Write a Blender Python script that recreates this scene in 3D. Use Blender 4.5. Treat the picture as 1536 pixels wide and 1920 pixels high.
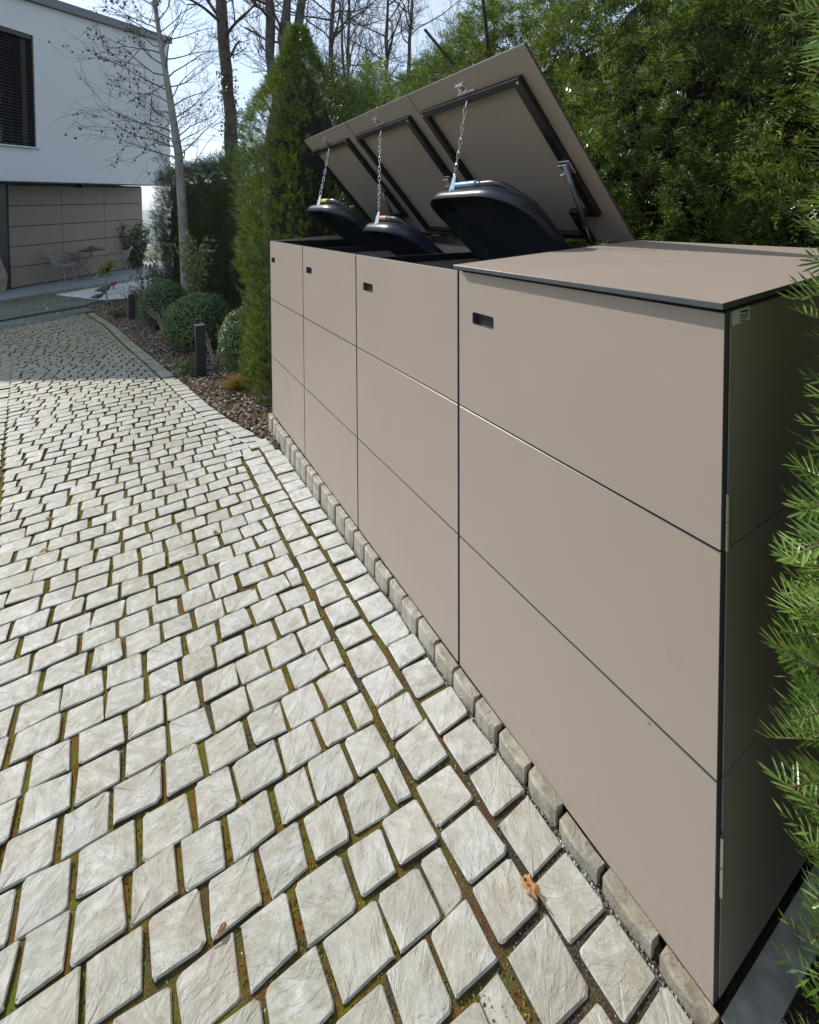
import bpy, math, random
import numpy as np
from mathutils import Matrix, Vector, noise as mnoise
random.seed(7); rng = np.random.default_rng(7)
S = bpy.context.scene; COL = S.collection
for o in list(bpy.data.objects): bpy.data.objects.remove(o)

# ------------------------------------------------------------------ camera, light, exposure
CAM = (-0.8106, -0.3865, 1.3196); YAW, PIT, ROL = 0.5354, -0.0324, -0.005
F_PX, CY = 888.85, 435.1
fw = Vector((math.sin(YAW)*math.cos(PIT), math.cos(YAW)*math.cos(PIT), math.sin(PIT)))
r0 = Vector((math.cos(YAW), -math.sin(YAW), 0)); u0 = r0.cross(fw)
rt = r0*math.cos(ROL) + u0*math.sin(ROL); up = -r0*math.sin(ROL) + u0*math.cos(ROL)
cd = bpy.data.cameras.new('camera'); cam = bpy.data.objects.new('camera', cd); COL.objects.link(cam)
M = Matrix((rt, up, -fw)).transposed().to_4x4(); M.translation = Vector(CAM); cam.matrix_world = M
cd.sensor_fit = 'VERTICAL'; cd.sensor_height = 36; cd.lens = F_PX/1920*36
cd.shift_y = -(960-CY)/1920; cd.clip_start = 0.02; cd.clip_end = 6000
S.camera = cam
SUN = Vector((-0.56, 1.2, 1.0)).normalized()
ld = bpy.data.lights.new('sun', 'SUN'); sun = bpy.data.objects.new('sun', ld); COL.objects.link(sun)
ld.energy = 2.6; ld.angle = math.radians(0.5); ld.color = (1.0, 0.95, 0.87)
sun.rotation_euler = SUN.to_track_quat('Z', 'Y').to_euler()
W = bpy.data.worlds.new('World'); S.world = W; W.use_nodes = True
nt = W.node_tree; nt.nodes.clear()
sk = nt.nodes.new('ShaderNodeTexSky'); sk.sky_type = 'NISHITA'; sk.sun_disc = False
sk.sun_elevation = math.asin(SUN.z); sk.sun_rotation = math.atan2(SUN.x, SUN.y)
sk.air_density = 1.0; sk.dust_density = 0.7; sk.ozone_density = 1.6; sk.altitude = 300
tc = nt.nodes.new('ShaderNodeTexCoord'); mp = nt.nodes.new('ShaderNodeMapping'); mp.inputs['Scale'].default_value = (1.2, 1.2, 3.2)
nz = nt.nodes.new('ShaderNodeTexNoise'); nz.inputs['Scale'].default_value = 2.2; nz.inputs['Detail'].default_value = 6; nz.inputs['Roughness'].default_value = 0.55
cr = nt.nodes.new('ShaderNodeValToRGB'); cr.color_ramp.elements[0].position = 0.34; cr.color_ramp.elements[1].position = 0.68
cr.color_ramp.elements[0].color = (0.38,)*3+(1,); cr.color_ramp.elements[1].color = (0.9,)*3+(1,)
mx = nt.nodes.new('ShaderNodeMix'); mx.data_type = 'RGBA'; mx.inputs[7].default_value = (2.9, 3.35, 3.95, 1)
bg = nt.nodes.new('ShaderNodeBackground'); bg.inputs[1].default_value = 0.15
ow = nt.nodes.new('ShaderNodeOutputWorld')
L = nt.links.new
L(tc.outputs['Generated'], mp.inputs[0]); L(mp.outputs[0], nz.inputs[0]); L(nz.outputs[0], cr.inputs[0])
L(cr.outputs[0], mx.inputs[0]); L(sk.outputs[0], mx.inputs[6]); L(mx.outputs[2], bg.inputs[0]); L(bg.outputs[0], ow.inputs[0])
vs = S.view_settings; vs.view_transform = 'Standard'; vs.look = 'None'; vs.exposure = 0.80; vs.gamma = 1; vs.use_curve_mapping = False
S.cycles.max_bounces = 7; S.cycles.transparent_max_bounces = 8

# ------------------------------------------------------------------ helpers
def tag(o, label=None, cat=None, group=None, kind=None):
    if label: o['label'] = label
    if cat: o['category'] = cat
    if group: o['group'] = group
    if kind: o['kind'] = kind
    return o
def empty(name, loc, label, cat, group=None):
    o = bpy.data.objects.new(name, None); COL.objects.link(o); o.location = loc; o.empty_display_size = 0.1
    o['_l'] = list(loc); return tag(o, label, cat, group)
def link(name, me, mats, parent=None, loc=None):
    o = bpy.data.objects.new(name, me); COL.objects.link(o)
    if mats is not None and not me.materials:
        for m in (mats if isinstance(mats, (list, tuple)) else [mats]): me.materials.append(m)
    if parent is not None:
        o.parent = parent
        if loc is not None: o.location = loc
        elif '_wl' not in o:
            # geometry is given in world coordinates: cancel the parents' offset
            p = parent; off = Vector((0,0,0))
            while p: off += p.location; p = p.parent
            o.location = -off
    elif loc is not None: o.location = loc
    return o
class MB:
    """collects polygons of one mesh"""
    def __init__(s): s.v = []; s.n = 0; s.f = []; s.mi = []; s.col = []
    def add(s, V, Fs, mi=0, c=0.0):
        V = np.asarray(V, float).reshape(-1, 3); s.v.append(V)
        Fs = np.asarray(Fs, int)
        s.f.append(Fs + s.n); s.mi.append(np.full(len(Fs), mi)); s.n += len(V)
        s.col.append(np.full(len(V), c) if np.isscalar(c) else np.asarray(c))
    def box(s, lo, hi, mi=0, c=0.0, R=None, o=None):
        x0,y0,z0 = lo; x1,y1,z1 = hi
        V = np.array([(x0,y0,z0),(x1,y0,z0),(x1,y1,z0),(x0,y1,z0),(x0,y0,z1),(x1,y0,z1),(x1,y1,z1),(x0,y1,z1)], float)
        if R is not None: V = V @ np.array(R).T
        if o is not None: V = V + np.array(o)
        s.add(V, [(0,3,2,1),(4,5,6,7),(0,1,5,4),(1,2,6,5),(2,3,7,6),(3,0,4,7)], mi, c)
    def bbox(s, lo, hi, b=0.001, mi=0, mie=None, axis=None, c=0.0):
        """box with small bevel; faces on `axis` get mi, the rest mie"""
        lo = np.array(lo, float); hi = np.array(hi, float); mie = mi if mie is None else mie
        V = []; idx = {}
        for sx in (0,1):
            for sy in (0,1):
                for sz in (0,1):
                    c0 = np.array([(lo,hi)[k][i] for i,k in enumerate((sx,sy,sz))])
                    inn = np.array([b if k == 0 else -b for k in (sx,sy,sz)])
                    for a in range(3):
                        q = c0 + inn; q[a] = c0[a]
                        idx[(sx,sy,sz,a)] = len(V); V.append(q)
        Fs = []; ms = []
        def face(a, k):
            o = [i for i in range(3) if i != a]
            r = []
            for u, w in ((0,0),(1,0),(1,1),(0,1)):
                t = [0,0,0]; t[a] = k; t[o[0]] = u; t[o[1]] = w; r.append(idx[(t[0],t[1],t[2],a)])
            flip = (k == 0) ^ (a == 1)
            return r[::-1] if flip else r
        for a in range(3):
            for k in (0,1): Fs.append(face(a,k)); ms.append(mi if (axis is None or a == axis) else mie)
        for a in range(3):
            o = [i for i in range(3) if i != a]
            for u in (0,1):
                for w in (0,1):
                    t0=[0,0,0]; t1=[0,0,0]; t1[a]=1; t0[o[0]]=t1[o[0]]=u; t0[o[1]]=t1[o[1]]=w
                    Fs.append([idx[(*t0,o[0])], idx[(*t1,o[0])], idx[(*t1,o[1])], idx[(*t0,o[1])]]); ms.append(mie)
        s.add(V, Fs, 0, c); s.mi[-1] = np.array(ms)
        T = []
        for sx in (0,1):
            for sy in (0,1):
                for sz in (0,1): T.append([idx[(sx,sy,sz,0)], idx[(sx,sy,sz,1)], idx[(sx,sy,sz,2)]])
        s.f.append(np.array(T) + (s.n - len(V))); s.mi.append(np.full(8, mie))
    def tube(s, P, Rr, sides=6, mi=0, c=0.0, cap=True):
        P = np.asarray(P, float); n = len(P); Rr = np.broadcast_to(np.asarray(Rr, float), (n,))
        T = np.gradient(P, axis=0); T /= np.linalg.norm(T, axis=1)[:,None] + 1e-9
        ref = np.array([0,0,1.0]) if abs(T[0][2]) < 0.8 else np.array([1.0,0,0])
        A = np.cross(T, ref); A /= np.linalg.norm(A, axis=1)[:,None] + 1e-9; B = np.cross(T, A)
        th = np.linspace(0, 2*np.pi, sides, endpoint=False)
        V = (P[:,None,:] + Rr[:,None,None]*(np.cos(th)[None,:,None]*A[:,None,:] + np.sin(th)[None,:,None]*B[:,None,:])).reshape(-1,3)
        i = np.arange(n-1)[:,None]*sides; j = np.arange(sides)[None,:]; k = (j+1) % sides
        Q = np.stack([i+j, i+k, i+sides+k, i+sides+j], -1).reshape(-1,4)
        s.add(V, Q, mi, c)
        if cap:
            b = s.n - len(V)
            s.f.append(np.array([[b+m for m in range(sides)][::-1]])); s.mi.append(np.array([mi]))
            s.f.append(np.array([[b+(n-1)*sides+m for m in range(sides)]])); s.mi.append(np.array([mi]))
    def mesh(s, name, smooth=False, bevel=None):
        me = bpy.data.meshes.new(name)
        V = np.concatenate(s.v).astype(np.float32); me.vertices.add(len(V)); me.vertices.foreach_set('co', V.ravel())
        ls = [f.ravel() for f in s.f]; tot = np.concatenate([np.full(len(f), f.shape[1]) for f in s.f])
        lv = np.concatenate(ls).astype(np.int32); me.loops.add(len(lv)); me.loops.foreach_set('vertex_index', lv)
        me.polygons.add(len(tot)); st = np.concatenate([[0], np.cumsum(tot)[:-1]]).astype(np.int32)
        me.polygons.foreach_set('loop_start', st)
        me.polygons.foreach_set('material_index', np.concatenate(s.mi).astype(np.int32))
        me.polygons.foreach_set('use_smooth', np.full(len(tot), bool(smooth)))
        a = me.attributes.new('rnd', 'FLOAT', 'POINT'); a.data.foreach_set('value', np.concatenate(s.col).astype(np.float32))
        me.update(calc_edges=True); me.validate(); return me
    def obj(s, name, mats, parent=None, smooth=False): return link(name, s.mesh(name, smooth), mats, parent)

class NT:
    def __init__(s, name):
        s.m = bpy.data.materials.new(name); s.m.use_nodes = True; s.t = s.m.node_tree; s.t.nodes.clear()
        s.out = s.n('OutputMaterial'); s.b = s.n('BsdfPrincipled'); s.l(s.b.outputs[0], s.out.inputs[0])
    def n(s, k, **kw):
        x = s.t.nodes.new('ShaderNode'+k)
        for a, v in kw.items(): setattr(x, a, v)
        return x
    def l(s, a, b): s.t.links.new(a, b)
    def noise(s, vec, sc, det=4, ro=0.55, dist=0.0):
        x = s.n('TexNoise'); x.inputs['Scale'].default_value = sc; x.inputs['Detail'].default_value = det
        x.inputs['Roughness'].default_value = ro; x.inputs['Distortion'].default_value = dist
        if vec is not None: s.l(vec, x.inputs[0])
        return x.outputs[0]
    def ramp(s, f, els, interp='LINEAR'):
        x = s.n('ValToRGB'); x.color_ramp.interpolation = interp; e = x.color_ramp.elements
        while len(e) < len(els): e.new(0.5)
        for k, (p, c) in enumerate(els):
            e[k].position = p; e[k].color = (c if isinstance(c, tuple) else (c,)*3) + (1,)
        s.l(f, x.inputs[0]); return x.outputs[0]
    def mix(s, f, a, b, mode='MIX'):
        x = s.n('Mix', data_type='RGBA', blend_type=mode)
        for i, v in ((0,f),(6,a),(7,b)):
            if isinstance(v, (int,float)): x.inputs[i].default_value = v if i == 0 else (v,v,v,1)
            elif isinstance(v, tuple): x.inputs[i].default_value = v+(1,)
            else: s.l(v, x.inputs[i])
        return x.outputs[2]
    def math(s, op, a, b=0.0, clamp=False):
        x = s.n('Math', operation=op, use_clamp=clamp)
        for i, v in ((0,a),(1,b)):
            if isinstance(v, (int,float)): x.inputs[i].default_value = v
            else: s.l(v, x.inputs[i])
        return x.outputs[0]
    def bump(s, h, st, dist=0.01, prev=None):
        x = s.n('Bump'); x.inputs['Strength'].default_value = st; x.inputs['Distance'].default_value = dist
        s.l(h, x.inputs['Height'])
        if prev is not None: s.l(prev, x.inputs['Normal'])
        return x.outputs[0]
    def set(s, col=None, rough=None, metal=None, normal=None, spec=None):
        for k, v in (('Base Color',col),('Roughness',rough),('Metallic',metal),('Normal',normal),('Specular IOR Level',spec)):
            if v is None: continue
            if isinstance(v, (int,float)): s.b.inputs[k].default_value = v
            elif isinstance(v, tuple): s.b.inputs[k].default_value = v+(1,)
            else: s.l(v, s.b.inputs[k])
        return s.m
    def pos(s): return s.n('NewGeometry').outputs['Position']
    def isl(s): return s.n('NewGeometry').outputs['Random Per Island']
    def attr(s, k='rnd'): return s.n('Attribute', attribute_name=k).outputs['Fac']

def simple(name, col, rough=0.6, metal=0.0, var=0.12, sc=40, bs=0.15, bd=0.002, spec=None):
    t = NT(name); p = t.pos(); n1 = t.noise(p, sc); 
    lo = tuple(c*(1-var) for c in col); hi = tuple(min(1,c*(1+var)) for c in col)
    c = t.ramp(n1, [(0.3, lo), (0.7, hi)])
    return t.set(c, rough, metal, t.bump(t.noise(p, sc*8, 3), bs, bd), spec)
def leafmat(name, cols, rough=0.4, trans=0.3, big=1.5, spec=0.5):
    """foliage: colour varies leaf by leaf and in large patches of growth"""
    t = NT(name); i = t.isl(); c = t.ramp(i, [(k/(len(cols)-1), cc) for k, cc in enumerate(cols)])
    n = t.noise(t.pos(), big, 2)
    c = t.mix(1.0, c, t.ramp(n, [(0.3, (0.72,0.8,0.8)), (0.7, (1.2,1.12,0.9))]), 'MULTIPLY')
    t.set(c, rough, 0, None, spec)
    tr = t.n('BsdfTranslucent'); c2 = t.mix(1.0, c, (1.5,1.6,0.6), 'MULTIPLY'); t.l(c2, tr.inputs[0])
    ms = t.n('MixShader'); ms.inputs[0].default_value = trans
    t.l(t.b.outputs[0], ms.inputs[1]); t.l(tr.outputs[0], ms.inputs[2]); t.l(ms.outputs[0], t.out.inputs[0])
    return t.m

# ------------------------------------------------------------------ materials
def m_panel():
    t = NT('taupe_laminate'); p = t.pos()
    n1 = t.noise(p, 2.2, 3); n2 = t.noise(p, 900, 2); n3 = t.noise(p, 9, 5, .6)
    c = t.ramp(n1, [(0.3, (0.365,0.292,0.235)), (0.7, (0.385,0.312,0.254))])
    c = t.mix(0.25, c, t.ramp(n2, [(0.35,(0.31,0.25,0.205)),(0.65,(0.44,0.36,0.305))]))
    c = t.mix(t.ramp(n3, [(0.62,0.0),(0.8,0.12)]), c, (0.42,0.37,0.33))
    def spot(P0, r0_, r1_):
        v = t.n('VectorMath', operation='DISTANCE'); t.l(p, v.inputs[0]); v.inputs[1].default_value = P0; return v.outputs['Value']
    d1 = spot((0,0.074,0.542),0,0); c = t.mix(t.ramp(d1, [(0.0,0.10),(0.009,0.10),(0.011,0.3),(0.0135,0.0)]), c, (0.27,0.21,0.17))      # round smudge
    d2 = spot((0,0.118,0.379),0,0); c = t.mix(t.ramp(d2, [(0.0,1.0),(0.0016,1.0),(0.0022,0.0)]), c, (0.05,0.04,0.04))                    # small chip
    sp = t.n('SeparateXYZ'); t.l(p, sp.inputs[0]); low = t.math('SUBTRACT', 1.0, t.math('MULTIPLY', sp.outputs[2], 6.0, True), True)
    c = t.mix(t.math('MULTIPLY', low, t.ramp(t.noise(p, 60, 4, .7), [(0.45,0.0),(0.7,0.35)])), c, (0.42,0.38,0.32))                        # splash dust near the ground
    r = t.ramp(n3, [(0.3,0.42),(0.7,0.52)])
    return t.set(c, r, 0, t.bump(n2, 0.12, 0.0005), 0.45)
PANEL = m_panel()
EDGE = simple('laminate_core_edge', (0.085,0.092,0.096), 0.3, var=0.05)
BLACK = simple('black_powder_coat', (0.012,0.012,0.014), 0.38, var=0.1, sc=120, bs=0.1)
DARK = simple('dark_interior', (0.02,0.019,0.018), 0.8)
STEEL = simple('galvanised_steel', (0.62,0.62,0.6), 0.32, 0.95, var=0.1, sc=90)
CHROME = simple('bright_chain_steel', (0.8,0.8,0.79), 0.22, 1.0, var=0.06)
GREYSTEEL = simple('gas_spring_grey', (0.16,0.16,0.16), 0.35, 0.6)
BINM = simple('bin_plastic', (0.022,0.027,0.036), 0.36, var=0.2, sc=18, bs=0.2, bd=0.001)
BINM2 = simple('bin_plastic_navy', (0.018,0.024,0.042), 0.34, var=0.2, sc=18, bs=0.2, bd=0.001)
YEL = simple('yellow_plastic', (0.75,0.55,0.06), 0.4); RED = simple('faded_red_plastic', (0.5,0.16,0.1), 0.45); BLU = simple('blue_plastic', (0.16,0.33,0.5), 0.35)

def m_stone():
    t = NT('pale_sandstone_sett'); p = t.pos(); r = t.attr()
    vr = t.n('VectorRotate', rotation_type='Z_AXIS'); t.l(p, vr.inputs['Vector']); t.l(t.math('MULTIPLY', r, 37.0), vr.inputs['Angle'])
    off = t.n('VectorMath', operation='ADD'); cb = t.n('CombineXYZ')
    t.l(t.math('MULTIPLY', r, 91.0), cb.inputs[0]); t.l(t.math('MULTIPLY', r, 53.0), cb.inputs[2]); t.l(vr.outputs[0], off.inputs[0]); t.l(cb.outputs[0], off.inputs[1])
    mpn = t.n('Mapping'); mpn.inputs['Scale'].default_value = (1.0, 1.9, 1.0); t.l(off.outputs[0], mpn.inputs[0]); v = mpn.outputs[0]
    big = t.noise(v, 7, 5, 0.6, 0.6); mid = t.noise(v, 28, 6, 0.65, 0.5); fine = t.noise(off.outputs[0], 170, 5, 0.75)
    led = t.ramp(big, [(0.0,0.0),(0.40,0.08),(0.42,0.42),(0.52,0.48),(0.535,0.72),(0.62,0.78),(0.63,1.0)])
    # colour: grey-green-beige sandstone, stone to stone and inside one stone
    c = t.ramp(r, [(0,(0.30,0.30,0.23)),(0.25,(0.39,0.385,0.32)),(0.5,(0.36,0.315,0.235)),(0.7,(0.38,0.39,0.36)),(0.88,(0.27,0.265,0.21)),(1,(0.34,0.30,0.22))])
    c = t.mix(0.65, c, t.ramp(mid, [(0.3,(0.27,0.25,0.19)),(0.5,(0.43,0.42,0.36)),(0.72,(0.62,0.615,0.57))]))
    c = t.mix(t.ramp(fine, [(0.5,0.0),(0.68,0.5)]), c, (0.27,0.25,0.21))
    c = t.mix(t.ramp(t.noise(v, 13, 3), [(0.56,0.0),(0.66,0.35)]), c, (0.70,0.70,0.68))
    c = t.mix(t.ramp(t.noise(off.outputs[0], 11, 5, .7), [(0.46,0.0),(0.68,0.6)]), c, (0.31,0.26,0.18))
    line = t.math('ABSOLUTE', t.math('SUBTRACT', big, 0.535)); c = t.mix(t.ramp(line, [(0.0,0.5),(0.006,0.0)]), c, (0.26,0.24,0.21))
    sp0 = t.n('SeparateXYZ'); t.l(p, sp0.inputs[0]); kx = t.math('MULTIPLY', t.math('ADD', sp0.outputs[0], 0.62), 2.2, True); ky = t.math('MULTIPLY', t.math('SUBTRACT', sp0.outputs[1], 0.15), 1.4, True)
    c = t.mix(t.math('MULTIPLY', t.math('MULTIPLY', kx, ky), t.ramp(t.noise(p, 24, 5, .7), [(0.38,0.1),(0.62,0.7)])), c, (0.68,0.675,0.65))   # patchy whitening, stronger towards the kerb
    # moss film: far end of the drive and in patches
    sp = t.n('SeparateXYZ'); t.l(p, sp.inputs[0])
    far = t.math('MULTIPLY', t.math('SUBTRACT', sp.outputs[1], 3.4), 0.28, True)
    ms = t.math('ADD', t.math('MULTIPLY', far, 0.75), t.ramp(t.noise(p, 1.3, 4), [(0.5,0.0),(0.72,0.3)]))
    c = t.mix(t.math('MULTIPLY', ms, t.ramp(t.noise(p, 60, 3), [(0.3,0.3),(0.6,1.0)]), True), c, (0.27,0.24,0.115))
    n0 = t.bump(led, 0.6, 0.004); n1 = t.bump(mid, 0.55, 0.005, n0); n2 = t.bump(fine, 0.7, 0.002, n1)
    return t.set(c, t.ramp(mid, [(0.3,0.62),(0.7,0.46)]), 0, n2, 0.55)
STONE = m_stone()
KERBM = STONE.copy(); KERBM.name = 'weathered_kerb_stone'
_l = [l for l in KERBM.node_tree.links if l.to_socket.name == 'Base Color'][0]; _src = _l.from_socket; _m = KERBM.node_tree.nodes.new('ShaderNodeMix'); _m.data_type = 'RGBA'; _m.blend_type = 'MULTIPLY'; _m.inputs[0].default_value = 1; _m.inputs[7].default_value = (0.74,0.70,0.62,1); KERBM.node_tree.links.new(_src, _m.inputs[6]); KERBM.node_tree.links.new(_m.outputs[2], _l.to_socket)
def m_joint():
    t = NT('mossy_joint_sand'); p = t.pos(); n1 = t.noise(p, 9, 4); n2 = t.noise(p, 260, 4, .7); n3 = t.noise(p, 30, 3)
    sp = t.n('SeparateXYZ'); t.l(p, sp.inputs[0])
    moss = t.ramp(n3, [(0.3,(0.20,0.085,0.025)),(0.48,(0.17,0.12,0.022)),(0.7,(0.14,0.17,0.02))])
    dirt = t.ramp(n2, [(0.35,(0.03,0.024,0.02)),(0.6,(0.10,0.08,0.065)),(0.75,(0.3,0.28,0.25))])
    near = t.math('MULTIPLY', t.math('ADD', sp.outputs[0], 0.42), 2.6, True)
    far = t.math('SUBTRACT', 1.0, t.math('MULTIPLY', t.math('SUBTRACT', sp.outputs[1], 0.35), 2.2, True), True)
    m2 = t.math('MULTIPLY', near, t.math('MAXIMUM', far, 0.35))
    f = t.math('SUBTRACT', t.ramp(n1, [(0.34,0.25),(0.5,1.0)]), m2, True)
    c = t.mix(f, dirt, moss); c = t.mix(0.6, c, t.ramp(n2, [(0.3,0.45),(0.7,1.35)]), 'MULTIPLY')
    return t.set(c, 0.95, 0, t.bump(n2, 0.9, 0.006), 0.1)
JOINT = m_joint()
FLANK = simple('soiled_shadowed_stone_flank', (0.075,0.06,0.035), 0.95, var=0.5, sc=40, bs=0.6)  # soil stain and joint shadow both put into this dark tone
def m_moss():
    t = NT('moss_cushion'); i = t.isl()
    c = t.ramp(i, [(0,(0.24,0.11,0.03)),(0.3,(0.22,0.15,0.03)),(0.6,(0.18,0.19,0.03)),(1,(0.27,0.29,0.05))]); return t.set(c, 0.9, 0, None, 0.1)
MOSS = m_moss()
def m_isl(name, els, rough=0.85, spec=0.2):
    t = NT(name); return t.set(t.ramp(t.isl(), els), rough, 0, t.bump(t.noise(t.pos(), 220, 3), 0.4, 0.002), spec)
GRIT = m_isl('grit', [(0,(0.10,0.09,0.08)),(0.5,(0.3,0.28,0.25)),(1,(0.62,0.6,0.56))])
GRAVEL = m_isl('white_limestone_gravel', [(0,(0.55,0.54,0.5)),(0.5,(0.72,0.71,0.68)),(1,(0.82,0.81,0.79))])
BARK = m_isl('bark_chips', [(0,(0.055,0.035,0.022)),(0.35,(0.13,0.085,0.055)),(0.7,(0.25,0.18,0.125)),(0.9,(0.38,0.31,0.235)),(1,(0.58,0.52,0.43))])
SOIL = simple('garden_soil', (0.055,0.038,0.028), 0.95, var=0.5, sc=25, bs=0.8, bd=0.01)
CONC = simple('concrete', (0.52,0.49,0.44), 0.9, var=0.4, sc=22, bs=0.4, bd=0.002)
SLAB = simple('terrace_slab', (0.27,0.29,0.30), 0.7, var=0.08, sc=5)
RENDER = simple('white_render', (0.70,0.70,0.71), 0.9, var=0.035, sc=30, bs=0.9, bd=0.006)
ROOFM = simple('zinc_roof_edge', (0.13,0.14,0.14), 0.5, var=0.08)
CLAD = simple('bronze_cladding', (0.25,0.20,0.15), 0.5, var=0.04, sc=3)
WOOD = simple('weathered_teak', (0.30,0.25,0.20), 0.75, var=0.25, sc=20)
CHAIRM = simple('grey_chair_plastic', (0.36,0.35,0.34), 0.5)
DRAINM = simple('drain_grate', (0.035,0.037,0.042), 0.5)
ANTH = simple('anthracite_bollard', (0.012,0.015,0.018), 0.4, var=0.1)
LENS = simple('lamp_lens', (0.10,0.11,0.12), 0.3)
DRIFT = simple('weathered_stump', (0.30,0.24,0.18), 0.85, var=0.5, sc=8, bs=0.9, bd=0.02)
BRONZE = simple('patinated_bird', (0.10,0.10,0.09), 0.5, 0.4)
GLASS = NT('window_glass').set((0.015,0.018,0.022), 0.05, 0, None, 0.8)
BLIND = simple('blind_slat', (0.11,0.11,0.12), 0.3, 0.5)
ALU = simple('aluminium_sill', (0.45,0.46,0.47), 0.4, 0.6)
def m_bark(name, a, b, sc=14, st=0.8):
    t = NT(name); p = t.pos(); mp_ = t.n('Mapping'); mp_.inputs['Scale'].default_value = (1,1,0.3); t.l(p, mp_.inputs[0])
    n = t.noise(mp_.outputs[0], sc*3, 5, .65); k = t.noise(p, sc*.5, 3)
    c = t.mix(0.5, t.ramp(n, [(0.35,a),(0.65,b)]), t.ramp(k, [(0.35,a),(0.65,b)])); return t.set(c, 0.9, 0, t.bump(n, st, 0.01), 0.15)
BK_GREY = m_bark('grey_smooth_bark', (0.16,0.145,0.12), (0.36,0.34,0.30), 9, .3)
BK_DARK = m_bark('dark_furrowed_bark', (0.035,0.028,0.024), (0.16,0.135,0.115))
BK_TWIG = m_bark('twig_bark', (0.06,0.042,0.035), (0.15,0.115,0.095), 20, .2)
YEW = leafmat('yew_needles', [(0.045,0.082,0.022),(0.085,0.135,0.032),(0.18,0.24,0.06),(0.42,0.47,0.19)], 0.3, 0.16, 1.5, .7)
YEWB = leafmat('sunny_yew_needles', [(0.035,0.068,0.014),(0.065,0.11,0.020),(0.12,0.17,0.032),(0.24,0.28,0.07)], 0.27, 0.2, 1.5, .8)
YEWN = leafmat('near_yew_needles', [(0.08,0.14,0.03),(0.13,0.21,0.045),(0.17,0.27,0.065),(0.25,0.34,0.10)], 0.3, 0.2, 6, .7)
THUJA = leafmat('dark_conifer', [(0.035,0.06,0.02),(0.06,0.095,0.03),(0.11,0.15,0.05)], 0.38, 0.15)
BOXW = leafmat('boxwood_leaves', [(0.055,0.105,0.035),(0.10,0.17,0.055),(0.19,0.27,0.10)], 0.33, 0.15, 5, .7)
SHRUBR = leafmat('reddish_green_leaves', [(0.05,0.075,0.03),(0.10,0.12,0.035),(0.16,0.08,0.045),(0.09,0.10,0.04),(0.20,0.18,0.07)], 0.4, 0.3)
SHRUBY = leafmat('olive_leaves', [(0.10,0.12,0.03),(0.17,0.19,0.05),(0.26,0.26,0.08),(0.32,0.24,0.10)], 0.28, 0.25, 4, .8)
FERN = leafmat('groundcover_leaves', [(0.04,0.08,0.02),(0.07,0.12,0.03)], 0.5, 0.3)
STRAW = leafmat('dry_grass', [(0.26,0.14,0.05),(0.40,0.24,0.09),(0.5,0.34,0.15)], 0.7, 0.2)
DRYLEAF = leafmat('dry_leaf', [(0.42,0.20,0.08),(0.5,0.28,0.12)], 0.6, 0.2, 30)
BALLM = simple('seed_ball', (0.06,0.02,0.018), 0.9)
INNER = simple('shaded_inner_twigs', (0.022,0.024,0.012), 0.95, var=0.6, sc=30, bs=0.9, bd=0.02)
STEM = simple('yew_stem', (0.10,0.075,0.03), 0.8)

# ------------------------------------------------------------------ ground
def gz(y, x=0): return -0.015 - 0.038*min(max(y, -3), 10.0)
def gzv(y): return -0.015 - 0.038*np.clip(y, -3, 10.0)
def sheet(name, xs, ys, zf, mat, kind='structure', lump=0.0):
    X, Y = np.meshgrid(xs, ys); Z = zf(X, Y)
    if lump: Z = Z + rng.normal(0, lump, Z.shape)
    V = np.stack([X, Y, Z], -1).reshape(-1, 3); nx = len(xs); ny = len(ys)
    i = (np.arange(ny-1)[:,None]*nx + np.arange(nx-1)[None,:]).ravel()
    b = MB(); b.add(V, np.stack([i, i+1, i+nx+1, i+nx], -1)); o = b.obj(name, mat, None, True); tag(o, kind=kind); return o
def far_z(X, Y):
    d = np.hypot(X, Y)
    z = gzv(Y) - 0.06
    z = np.where(d > 35, z - np.clip((d-35)*0.13, 0, 26), z)
    z = np.where(d > 420, z + np.clip((d-420)/1500, 0, 1)**1.3*56, z)
    return z
def grid_axis():
    a = np.concatenate([np.linspace(0, 12, 25), np.geomspace(14, 4200, 40)]); return np.unique(np.concatenate([-a, a]))
GROUND = simple('ground_turf', (0.07,0.085,0.035), 0.95, var=0.4, sc=0.6, bs=0.6, bd=0.05)
ax = grid_axis(); g = sheet('ground', ax, ax, far_z, GROUND)

drive = sheet('driveway', np.linspace(-3.4, 0.3, 60), np.linspace(-1.2, 10.6, 120), lambda X, Y: np.where(Y > 8.74+1.23*(X+2.503), -0.46, gzv(Y)-0.0078-0.004*np.clip((Y-1.5)/2,0,1)), JOINT)
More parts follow.
